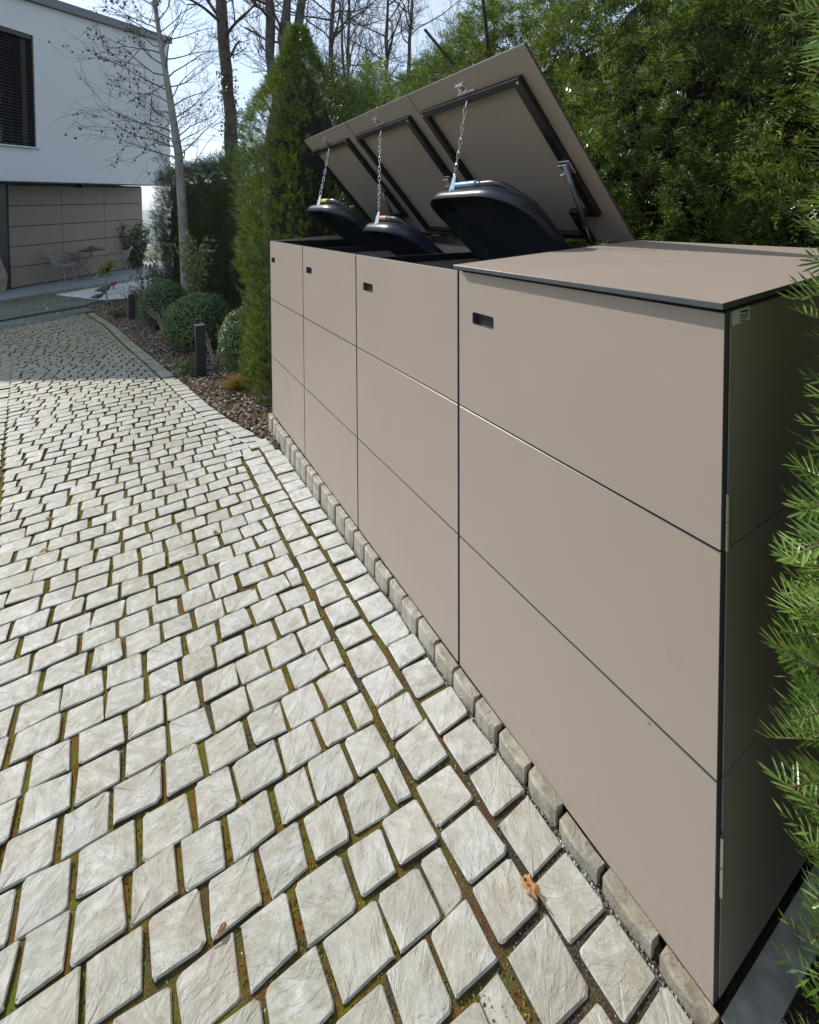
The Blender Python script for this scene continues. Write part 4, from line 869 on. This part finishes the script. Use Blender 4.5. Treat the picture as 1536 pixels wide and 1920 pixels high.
bare_twigs(-0.08, 4.75, gz(4.7), 7, .52, 'pale leafless twigs behind the nearer bollard light')
def bollard(x, y, h, w, label):
    t = empty('bollard_light', (x,y,gz(y)), label, 'bollard light', 'bollard lights along the bed'); b = MB(); b.bbox((x-w/2,y-w*.45,gz(y)-.02),(x+w/2,y+w*.45,gz(y)+h-.007), .003); b.obj('post', ANTH, t)
    b = MB(); b.bbox((x-w/2-.002,y-w*.45-.002,gz(y)+h-.0065),(x+w/2+.002,y+w*.45+.002,gz(y)+h), .002); b.obj('cap', LENS, t)
    b = MB(); b.box((x-w/2-.0015,y-w*.3,gz(y)+h-.1),(x-w/2-.0005,y+w*.3,gz(y)+h-.02)); b.obj('lens', LENS, t)
bollard(-0.253, 4.42, .50, .082, 'black square bollard light in front of the largest box ball')
bollard(-0.79, 8.40, .44, .085, 'black square bollard light farther up the bed, in the shade')
b = MB(); b.tube([(-.50,7.1,gz(7)-.02),(-.50,7.1,gz(7)+.05),(-.48,7.05,gz(7)+.13)],[.03,.035,.04],10); tag(b.obj('garden_spotlight', ANTH), 'small black garden spotlight at the foot of the second box ball', 'spotlight')

# ------------------------------------------------------------------ leafless trees
def grow(b, p, d, L_, r, lvl, par, tips=None):
    n = par.get('seg',5); P = [p]; d = np.array(d, float); d /= np.linalg.norm(d); ds = []
    for i_ in range(n):
        d = d + rng.normal(0, par['wob'], 3) + np.array([0,0,par['up']]); d /= np.linalg.norm(d); p = p + d*L_/n; P.append(p); ds.append(d)
    R = np.linspace(r, r*par.get('tap',.35), n+1); b.tube(P, np.maximum(R, par['rmin']), 7 if r > .03 else 4 if r > .008 else 3, cap=False)
    if tips is not None and lvl <= 1: tips.extend(P[2:])
    if lvl == 0: return
    for _ in range(par['kids']):
        q = rng.uniform(.25, 1.0); j = min(int(q*n), n-1); base = P[j] + (P[j+1]-P[j])*(q*n-j); pd = ds[j]; s = rng.normal(0,1,3); s -= pd*(s@pd); s /= np.linalg.norm(s)
        a = rng.uniform(.45,1.0); grow(b, base, pd*math.cos(a)+s*math.sin(a), L_*rng.uniform(.38,.65), max(R[j]*.55, par['rmin']), lvl-1, par, tips)
def balls(name, pts, r, mat, parent):
    ico = np.array([(0,0,1),(.894,0,.447),(.276,.851,.447),(-.724,.526,.447),(-.724,-.526,.447),(.276,-.851,.447),(.724,.526,-.447),(-.276,.851,-.447),(-.894,0,-.447),(-.276,-.851,-.447),(.724,-.526,-.447),(0,0,-1)])
    F0 = np.array([(0,1,2),(0,2,3),(0,3,4),(0,4,5),(0,5,1),(1,6,2),(2,7,3),(3,8,4),(4,9,5),(5,10,1),(2,6,7),(3,7,8),(4,8,9),(5,9,10),(1,10,6),(6,11,7),(7,11,8),(8,11,9),(9,11,10),(10,11,6)])
    b = MB()
    for p in pts:
        b.add(np.array(p)+ico*r*rng.uniform(.8,1.2)+[0,0,-.02], F0); b.tube([p, np.array(p)+[0,0,-.02]], .0012, 3, cap=False)
    o = b.obj(name, mat, parent, False); o['kind'] = 'stuff'; return o
sg = empty('sweetgum_tree', (-0.07, 7.6, gz(7.6)), 'young leafless tree with a pale trunk and dark seed balls on its twigs', 'tree')
TP = np.array([(-0.05,7.6,-.33),(-0.07,7.58,.3),(-0.09,7.6,1.3),(-0.13,7.62,2.28),(-0.23,7.72,3.17),(-0.32,7.8,3.9),(-0.40,7.87,4.63),(-.45,7.9,5.6)])
b = MB(); b.tube(TP, [.085,.072,.068,.060,.047,.036,.028,.012], 12); b.obj('trunk', BK_GREY, sg, True)
b = MB(); tips = []
par = dict(wob=.13, up=.02, kids=5, seg=6, tap=.3, rmin=.0022)
for k in range(46):
    z = 1.95 + 3.3*(k+rng.random())/46; c_ = np.array([np.interp(z, TP[:,2], TP[:,i]) for i in range(3)]); side = -1 if k % 2 else 1
    a = math.radians(rng.uniform(-50,50)); dd = np.array(rt)*side*math.cos(a) + np.array(fw)*math.sin(a); dd[2] = 0.12 + .5*rng.random() + (.25 if side > 0 else -.08)
    tl = [] ; grow(b, c_, dd, rng.uniform(.75,1.25)*(1.0 if side < 0 else .8), .011, 2, par, tl)
    if side < 0 and z < 4.9: tips += tl
    elif rng.random() < .3: tips += tl[::3]
b.obj('crown', BK_TWIG, sg)
pick = rng.choice(len(tips), min(330, len(tips)), replace=False); balls('seed_ball', [tips[i] for i in pick], .0155, BALLM, sg)
def bare_tree(pts, rad, nb, bl, r0_, label, lvl=3, kids=4, mat=BK_DARK, up_=.05, z0=.3, ivy=0, wob=.14):
    pts = np.array(pts, float); t = empty('bare_tree', tuple(pts[0]), label, 'tree', None); b = MB()
    k = np.linspace(0, len(pts)-1, 14); PP = np.c_[[np.interp(k, range(len(pts)), pts[:,i]) for i in range(3)]].T + rng.normal(0,.015,(14,3)); b.tube(PP, np.interp(k, range(len(pts)), rad)*(1+rng.normal(0,.06,14)), 12); b.obj('trunk', mat, t, True)
    b = MB(); par = dict(wob=wob, up=up_, kids=kids, seg=5, tap=.4, rmin=.004)
    for _ in range(nb):
        q = rng.uniform(z0, 1)*13; j = min(int(q),12); c_ = PP[j]+(PP[j+1]-PP[j])*(q-j); a = rng.uniform(0,6.28); grow(b, c_, (math.cos(a), math.sin(a), rng.uniform(.2,1.0)), bl*rng.uniform(.6,1.1), r0_, lvl, par)
    b.obj('crown', BK_TWIG, t)
    if ivy:
        q = rng.random(ivy)*7; j = q.astype(int); c_ = PP[j]+(PP[j+1]-PP[j])*(q-j)[:,None]; d = norm(rng.normal(0,1,(ivy,3))*[1,1,.2]); b = MB(); leaves(b, c_+d*rng.uniform(.11,.2,ivy)[:,None], .05, d, .9, .5); o = b.obj('ivy', THUJA, t); o['kind'] = 'stuff'
    return t
bare_tree([(1.0,9.05,-.4),(0.94,9.07,2.11),(0.89,9.13,2.92),(0.88,9.18,3.93),(0.81,9.25,4.64),(0.79,9.29,5.45),(.8,9.3,7.5)], [.16,.125,.12,.105,.11,.095,.05], 10, 1.2, .035, 'thick dark bare trunk wrapped in ivy low down, left of the yew column', lvl=3, kids=3, z0=.55, ivy=900)
bare_tree([(1.2,6.7,-.3),(1.12,6.67,2.95),(1.05,6.75,3.82),(1.03,6.8,4.7),(1.0,6.9,6)], [.10,.085,.07,.06,.03], 8, 1.1, .025, 'left stem of the bare trunk cluster rising behind the yew column', lvl=2, kids=4, z0=.5)
bare_tree([(1.3,6.7,-.3),(1.22,6.66,2.9),(1.22,6.66,3.82),(1.27,6.64,4.7),(1.3,6.6,6)], [.11,.09,.075,.06,.03], 8, 1.1, .025, 'middle stem of the bare trunk cluster rising behind the yew column', lvl=2, kids=4, z0=.5)
bare_tree([(1.3,6.6,-.3),(1.27,6.6,2.9),(1.34,6.58,3.66),(1.47,6.53,4.6),(1.6,6.5,6)], [.10,.085,.075,.06,.03], 8, 1.2, .025, 'right stem of the bare trunk cluster rising behind the yew column', lvl=2, kids=4, z0=.5)
bg = [((2.48,9.39),(2.38,9.53),'slender bare tree just right of the trunk cluster'),((2.9,9.16),(3.01,9.15),'forked bare tree above the left open lid'),((4.84,10.4),(4.93,10.37),'tall bare tree above the middle open lid'),((5.27,10.1),(5.5,10.1),'bare tree at the right end of the row behind the hedge'),((4.97,12.6),(4.74,12.85),'farther thin bare tree between its taller neighbours')]
for (x0,y0),(x1,y1),lb in bg: bare_tree([(x0,y0,-.4),(x0,y0,3.0),((x0+x1)/2,(y0+y1)/2,4.6),(x1,y1,6.2),(x1+.1,y1,8.5)], [.075,.062,.052,.04,.015], 14, 1.8, .022, lb, lvl=3, kids=4, z0=.33, up_=.08)
bare_tree([(0.35,14,-.4),(.33,14,1.5),(.33,14.1,3.0),(.3,14.1,4.2)], [.03,.025,.018,.008], 14, .9, .010, 'thin distant sapling between the sweetgum and the thick trunk', lvl=2, kids=4, z0=.45)
bare_tree([(6.5,16,-.4),(6.4,16,4.0),(6.3,16,6.6),(6.4,16,10)], [.12,.09,.07,.03], 20, 2.2, .03, 'far bare tree glimpsed between the nearer trunks', lvl=3, kids=4, z0=.3, up_=.08)

# ------------------------------------------------------------------ near yew on the right edge
ny = empty('yew_bush', (0.05, -0.41, -0.05), 'bright green yew with long needles growing at the near corner of the box', 'yew')
def near_needles(b, bs, P0, D0, Ln, nn, nl):
    D0 = D0/np.linalg.norm(D0); s = np.cross(D0, [0,0,1.0]+rng.normal(0,.35,3)); s /= np.linalg.norm(s); nv = np.cross(s, D0); cv = rng.normal(0,.12,2); droop = rng.uniform(.0,.35)
    t = np.linspace(.0,1,nn); ctr = P0 + D0*(Ln*t)[:,None] + s*(cv[0]*Ln*t**2)[:,None] - np.array([0,0,1])*(droop*Ln*t**2)[:,None]
    bs.tube(ctr[::max(1,nn//6)], np.linspace(.0018,.001,len(ctr[::max(1,nn//6)])), 5, cap=False)
    sg_ = np.where(np.arange(nn)%2, 1.0, -1.0); fk = .35+.35*t+rng.normal(0,.08,nn)+.9*np.clip((t-.9)*10,0,1)
    nd = norm(D0*fk[:,None] + s*(sg_*(1-.5*np.clip((t-.9)*10,0,1)))[:,None] + nv*(.28+rng.normal(0,.16,nn))[:,None]); l_ = nl*rng.uniform(.8,1.1,nn)*(1-.35*t**6)*(.75+.25*np.minimum(1,t*5))
    wv = norm(np.cross(nd, nv)); up2 = np.cross(wv, nd); bend = rng.normal(.08,.1,nn)
    rows = []
    for f, w_ in ((0,.35),(.2,1.0),(.8,.95)):
        c_ = ctr + nd*(l_*f)[:,None] + up2*(bend*l_*f*f)[:,None]; rows += [c_+wv*(.00145*w_)+up2*.0003, c_-up2*.0003, c_-wv*(.00145*w_)+up2*.0003]
    rows.append(ctr + nd*l_[:,None] + up2*(bend*l_)[:,None])
    V = np.stack(rows,1).reshape(-1,3); o = (np.arange(nn)*10)[:,None,None]
    q = (np.array([(0,1,4,3),(1,2,5,4),(3,4,7,6),(4,5,8,7)])[None]+o).reshape(-1,4); b.add(V, q); b.f.append(((np.array([(6,7,9),(7,8,9)])[None]+o).reshape(-1,3))+(b.n-len(V))); b.mi.append(np.zeros(2*nn,int))
b = MB(); bs = MB(); ax_ = np.array([0.05,-0.41]); az0 = math.atan2(.33, -.06)
def rad(z, a): return np.interp(z, [.2,.5,.62,1.04,1.12,1.5,1.6], [.268,.276,.330,.334,.292,.288,.335]) + .05*mnoise.noise(Vector((a*1.3, z*2.7, 1.7))) + .03*mnoise.noise(Vector((a*4, z*7, 5)))
for k in range(1500):
    a = rng.normal(az0+.05, .55); z = rng.uniform(.05, 2.3); R = rad(z, a)*rng.uniform(.8,1.03) if k % 4 else rad(z,a)*rng.uniform(.5,.8)
    dd = np.array([math.cos(a), math.sin(a), 0]); Ln = rng.uniform(.07,.15); d3 = dd + np.array([0,0,rng.uniform(-.15,.75)]) + rng.normal(0,.35,3)*[1,1,.5]; d3 /= np.linalg.norm(d3)
    P0 = np.array([ax_[0],ax_[1],z]) + dd*R - d3*Ln
    if np.linalg.norm(P0+d3*Ln-np.array(CAM)) < .56: continue
    near_needles(b, bs, P0, d3, Ln, int(Ln/.0026), .033)
n = 900; a = rng.uniform(0,6.28,n); z = rng.uniform(0,2.4,n); dd = np.c_[np.cos(a),np.sin(a),np.zeros(n)]; P = np.c_[ax_[0]+dd[:,0]*.2, ax_[1]+dd[:,1]*.2, z]; sprigs(b, P, dd+rng.normal(0,.5,(n,3))+[0,0,.3], .12, 22, .027, .0016)
o = b.obj('foliage', YEWN, ny); o['kind'] = 'stuff'
for k in range(16): a = rng.uniform(0,6.28); r_ = rng.uniform(.03,.16); bs.tube([(ax_[0]+.3*r_*math.cos(a), ax_[1]+.3*r_*math.sin(a), -.08)]+[(ax_[0]+r_*math.cos(a)*(j/4), ax_[1]+r_*math.sin(a)*(j/4), j*.55) for j in (1,2,3,4)], [.018,.014,.011,.008,.004], 6)
bs.obj('branches', STEM, ny)

column('yew_bush', 0.80, -0.95, -.08, [(-.05,.40),(.5,.52),(1.6,.5),(2.2,.35),(2.6,.1)], 3600, .12, 14, .028, .003, YEWN, 'unseen yew bush added beyond the right edge to darken the near end of the box', 'yew', 3)  # added out of view to block light from the near end panel
hb = empty('yew_hedge', (1.1, -1.5, -.1), 'unseen yew hedge added right of the viewer to shade the near end of the box', 'hedge'); b = MB(); n = 15000  # hedge put outside the view to keep the end panel dark
P = np.c_[rng.uniform(.45,2.4,n), -1.15-rng.exponential(.12,n), rng.uniform(-.1,3.0,n)]; leaves(b, P, rng.uniform(.06,.12,n), np.tile([0,.6,.2],(n,1)), .4, .9); o = b.obj('foliage', YEW, hb); o['kind'] = 'stuff'
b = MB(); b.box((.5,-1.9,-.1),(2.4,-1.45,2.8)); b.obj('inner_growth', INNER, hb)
column('yew_bush', 0.22, -1.28, -.08, [(-.05,.40),(.5,.55),(1.6,.52),(2.2,.35),(2.6,.1)], 3400, .12, 14, .028, .003, YEWN, 'unseen yew bush added right of the viewer to deepen the shade on the box end', 'yew', 6)  # extra bush out of view, blocks sky light and gives a dark reflection
# ------------------------------------------------------------------ terrace furniture and small things
def chair(x, y, rz_, label):
    t = empty('garden_chair', (x,y,TZ), label, 'chair', 'chairs on the terrace'); t.rotation_euler = (0,0,rz_)
    def surf(u, v):   # u across, v from front lip to back top
        w = .25*(1+.12*math.sin(v*3.0)); xx = u*w
        if v < .5: yy = -.22+.40*(v/.5); zz = .45 - .03*math.sin(v/.5*3.14) + .20*abs(u)**3.2*min(1,v*2.0)
        else: q = (v-.5)/.5; yy = .18+.10*q; zz = .45+.36*q*(1-.30*abs(u)**2) + .20*abs(u)**3.2*(1-q); yy -= .20*abs(u)**2.5*(1-q)
        return (xx, yy, zz)
    b = MB(); nu, nv = 9, 11; G = [[surf(-1+2*i/(nu-1), j/(nv-1)) for i in range(nu)] for j in range(nv)]
    for j in range(nv):
        for i in range(nu):
            if i < nu-1 and (j in (0,nv-1)): b.tube([G[j][i],G[j][i+1]], .009, 4)
            if j < nv-1 and i in (0,nu-1): b.tube([G[j][i],G[j+1][i]], .009, 4)
            if i < nu-1 and j < nv-1:
                if (i+j)%2: b.tube([G[j][i],G[j+1][i+1]], .0065, 4)
                else: b.tube([G[j][i+1],G[j+1][i]], .0065, 4)
                if rng.random() < .55: b.tube([G[j][i],G[j][i+1]], .006, 4)
                if rng.random() < .4: b.tube([G[j][i],G[j+1][i]], .006, 4)
    o = link('shell', b.mesh('shell'), CHAIRM, t, (0,0,0))
    for sx in (-1,1):
        for sy in (-1,1):
            b = MB(); b.tube([(sx*.15, sy*.13, .44), (sx*.25, sy*.24, 0)], [.013,.010], 8); link('leg', b.mesh('leg'), WOOD, t, (0,0,0))
    return t
chair(-2.27, 14.30, math.radians(62), 'grey lattice shell chair left of the folding table')
chair(-1.02, 15.62, math.radians(-120+180+200), 'grey lattice shell chair right of the folding table, half behind the shrub')
tb = empty('folding_table', (-1.72,15.0,TZ), 'weathered wooden folding table with crossed legs against the brown wall', 'table')
ta = math.atan2(dr[1], dr[0]); ct, st_ = math.cos(ta), math.sin(ta)
Rm = np.array([[ct,-st_,0],[st_,ct,0],[0,0,1]]); o_ = np.array([-1.66,15.0,TZ])
def tpt(a, c_, z): return Rm@np.array([a,c_,z])+o_
for k in range(8):
    b = MB(); b.box((-.45,-.36+.092*k,.705),(.45,-.36+.092*k+.08,.725), R=Rm, o=o_); b.obj('slat', WOOD, tb)
for sy in (-.28,.28):
    for sgn in (-1,1):
        b = MB(); b.tube([tpt(-.40*sgn, sy+.015*sgn, .70), tpt(.40*sgn, sy+.015*sgn, .0)], .021, 6); b.obj('leg', WOOD, tb)
b = MB(); b.tube([tpt(.36,-.28,.03),tpt(.36,.28,.03)],.013,6); b.tube([tpt(-.36,-.28,.03),tpt(-.36,.28,.03)],.013,6); b.obj('stretcher', WOOD, tb)
tr = empty('tray', tuple(tpt(0,0,.727)), 'wooden tray with dried plants on the folding table', 'tray')
b = MB(); b.box((-.28,-.18,.728),(.28,.18,.738), R=Rm, o=o_); b.box((-.28,-.18,.738),(-.265,.18,.77), R=Rm, o=o_); b.box((.265,-.18,.738),(.28,.18,.77), R=Rm, o=o_); b.box((-.265,-.18,.738),(.265,-.165,.77), R=Rm, o=o_); b.box((-.265,.165,.738),(.265,.18,.77), R=Rm, o=o_); b.obj('base', simple('tray_wood', (.14,.09,.06), .7), tr)
b = MB(); P = np.array([tpt(rng.uniform(-.2,.25), rng.uniform(-.12,.12), .75+rng.uniform(0,.09)) for _ in range(120)]); leaves(b, P, .05, None, .5, 1.0); o = b.obj('dried_plants', SHRUBR, tr); o['kind'] = 'stuff'
# stump sculpture
b = MB(); rings = []; n = 14
for j, (z, r_) in enumerate(((0,.21),(.15,.24),(.35,.22),(.55,.19),(.72,.15),(.85,.09),(.93,.035))):
    rings.append([(-3.38+r_*math.cos(6.283*k/n)*(1+.25*mnoise.noise(Vector((k*.9,z*4,0)))), 13.15+r_*.8*math.sin(6.283*k/n)*(1+.25*mnoise.noise(Vector((k*1.3,z*5,3)))), TZ+z+.05*mnoise.noise(Vector((k*2.1,z,7)))) for k in range(n)])
V = [p for r_ in rings for p in r_]; b.add(V, [(i*n+j, i*n+(j+1)%n, (i+1)*n+(j+1)%n, (i+1)*n+j) for i in range(6) for j in range(n)]); b.f.append(np.array([[6*n+j for j in range(n)]])); b.mi.append(np.zeros(1,int))
tag(b.obj('tree_stump', DRIFT, None, True), 'rough pointed stump standing on the terrace by the dark door', 'stump')
def bird(x, y, s, label):
    t = MB(); z = gz(10)+.02; pts = [(x-.16*s,y,z+.09*s),(x-.08*s,y,z+.10*s),(x,y,z+.11*s),(x+.07*s,y,z+.13*s),(x+.11*s,y,z+.19*s),(x+.15*s,y,z+.19*s),(x+.19*s,y,z+.18*s)]
    t.tube(pts, np.array([.008,.04,.06,.045,.022,.026,.004])*s, 8); t.tube([(x-.01,y-.015,z-.02),(x-.01,y-.015,z+.07*s)],.004,4); t.tube([(x+.01,y+.015,z-.02),(x+.01,y+.015,z+.07*s)],.004,4)
    tag(t.obj('bird_ornament', BRONZE, None, True), label, 'bird ornament')
bird(-1.30, 12.1, 1.1, 'dark metal bird ornament on the white gravel behind the thin stem'); bird(-1.38, 11.25, .8, 'smaller dark bird ornament near the slot drain')
b = MB(); b.box((-1.20,12.9,-.27),(-1.08,12.98,-.2)); b.box((-1.16,12.93,-.42),(-1.13,12.95,-.27)); tag(b.obj('marker_sign', simple('red_marker', (.6,.03,.03), .5)), 'small red marker on the white gravel beside the thin stem', 'marker')
# fallen leaves and twigs on the drive
def dry_leaf(x, y, s, rz_, label, hole=False, elong=1.6, dz=.004):
    b = MB(); n = 22; ring = []
    for k in range(n):
        a = 2*math.pi*k/n; r_ = s*(.5+.05*math.sin(a*5+1)+.05*math.sin(a*8)+rng.normal(0,.035))*(1+.25*abs(math.sin(2*a))); ring.append((r_*math.cos(a)*elong*.62, r_*math.sin(a)*.62))
    V = [(0,0,.006*1.0)]; m1 = [(p[0]*.5, p[1]*.5, .008+.05*s*abs(p[1])/s) for p in ring]; m2 = [(p[0],p[1], .003+.25*abs(p[1])*rng.uniform(.6,1.2)) for p in ring]
    c_, s_ = math.cos(rz_), math.sin(rz_); T = lambda p: (x+p[0]*c_-p[1]*s_, y+p[0]*s_+p[1]*c_, gz(y)+dz+p[2]); V = [T(p) for p in V+m1+m2]
    F3 = [(0,1+k,1+(k+1)%n) for k in range(n)]; F4 = [(1+k,1+n+k,1+n+(k+1)%n,1+(k+1)%n) for k in range(n)]
    b.add(V, F4); b.f.append(np.array(F3)); b.mi.append(np.zeros(n,int)); q0 = T((-s*.45,0,.006)); q1 = T((-s*1.3,-.01*s,.0)); b.tube([q0,q1],[.0012,.0008],5)
    if hole: b2 = T((s*.28,.12*s,.0)); b.add([(b2[0]+.0035*math.cos(k), b2[1]+.0035*math.sin(k), b2[2]+.0135) for k in np.linspace(0,5.6,8)], [list(range(8))], 1)
    tag(b.obj('fallen_leaf', [DRYLEAF, DARK]), label, 'leaf', 'fallen leaves on the drive')
dry_leaf(-0.148, 0.270, .034, math.radians(105), 'large orange brown fallen leaf with a hole, on the setts near the kerb', True)
dry_leaf(-0.685, 0.535, .016, .4, 'small pinkish brown leaf in a joint at the bottom of the drive')
dry_leaf(-1.146, 2.10, .028, .9, 'pale crumpled leaf on the drive at the left edge, the nearer of two')
dry_leaf(-1.165, 2.38, .026, 2.1, 'pale crumpled leaf on the drive at the left edge, the farther of two')
dry_leaf(-0.508, 1.836, .02, 1.3, 'pale yellow leaf scrap on the middle of the drive')
dry_leaf(-1.30, 4.75, .05, .3, 'brown leaf clump on the shaded far part of the drive')

# ------------------------------------------------------------------ far distance
b = MB(); n = 420
yy = rng.uniform(150, 900, n); px = rng.uniform(-.75, .1, n); 
for i_ in range(n):
    dirv = np.array(fw)[:2]*1.0 + np.array(rt)[:2]*px[i_]; dirv /= np.linalg.norm(dirv); X, Y = np.array(CAM[:2]) + dirv*yy[i_]; z = float(far_z(np.array([X]), np.array([Y]))[0]); h = rng.uniform(7,16); r_ = h*rng.uniform(.22,.4)
    m = 26; d = norm(rng.normal(0,1,(m,3))); conif = rng.random() < .5; zz = rng.random(m); rr = r_*(1-zz) if conif else r_*np.sqrt(np.clip(1-(zz*2-1)**2,0,1)); P = np.c_[X+d[:,0]*rr, Y+d[:,1]*rr, z+h*.1+zz*h*.9]; leaves(b, P, r_*.8, d, .8, .6)
tag(b.obj('far_wood', THUJA), 'hazy wooded valley seen past the house corner', 'wood', kind='stuff')
for (d_, px_, w_, lb) in ((330,-.552,9,'pale far house among the trees past the house corner'),(420,-.543,10,'second pale far house, higher on the wooded slope')):
    dv = np.array(fw)[:2] + np.array(rt)[:2]*px_; c_ = np.array(CAM[:2])+dv*d_; z = float(far_z(np.array([c_[0]]), np.array([c_[1]]))[0]); t = empty('far_house', (c_[0],c_[1],z), lb, 'house')
    b = MB(); b.box((c_[0]-w_/2,c_[1]-4,z-1),(c_[0]+w_/2,c_[1]+4,z+7)); b.obj('wall', RENDER, t)
    b = MB(); b.add([(c_[0]-w_/2-.5,c_[1]-4.5,z+7),(c_[0]+w_/2+.5,c_[1]-4.5,z+7),(c_[0]+w_/2+.5,c_[1]+4.5,z+7),(c_[0]-w_/2-.5,c_[1]+4.5,z+7),(c_[0]-w_/2-.5,c_[1],z+10.5),(c_[0]+w_/2+.5,c_[1],z+10.5)], [(0,1,5,4),(2,3,4,5)]); b.obj('roof', simple('far_tile', (.2,.1,.07), .8), t)
# dark bush in the gap
shrub('evergreen_bush', -0.55, 17.2, -.4, 16, 1.6, .9, 1500, .12, THUJA, 'dark bush between the house corner and the clipped hedge', 'bush', lo=.1)

hz = MB(); hz.box((-2600,-60,-60),(2600,2600,60)); hm = bpy.data.materials.new('haze_air'); hm.use_nodes = True; ht = hm.node_tree; ht.nodes.clear()
ho = ht.nodes.new('ShaderNodeOutputMaterial'); hv = ht.nodes.new('ShaderNodeVolumePrincipled'); hv.inputs['Density'].default_value = 0.0006; hv.inputs['Color'].default_value = (0.86,0.92,1,1); hv.inputs['Anisotropy'].default_value = 0.2
ht.links.new(hv.outputs[0], ho.inputs['Volume']); tag(hz.obj('haze', hm), kind='stuff')
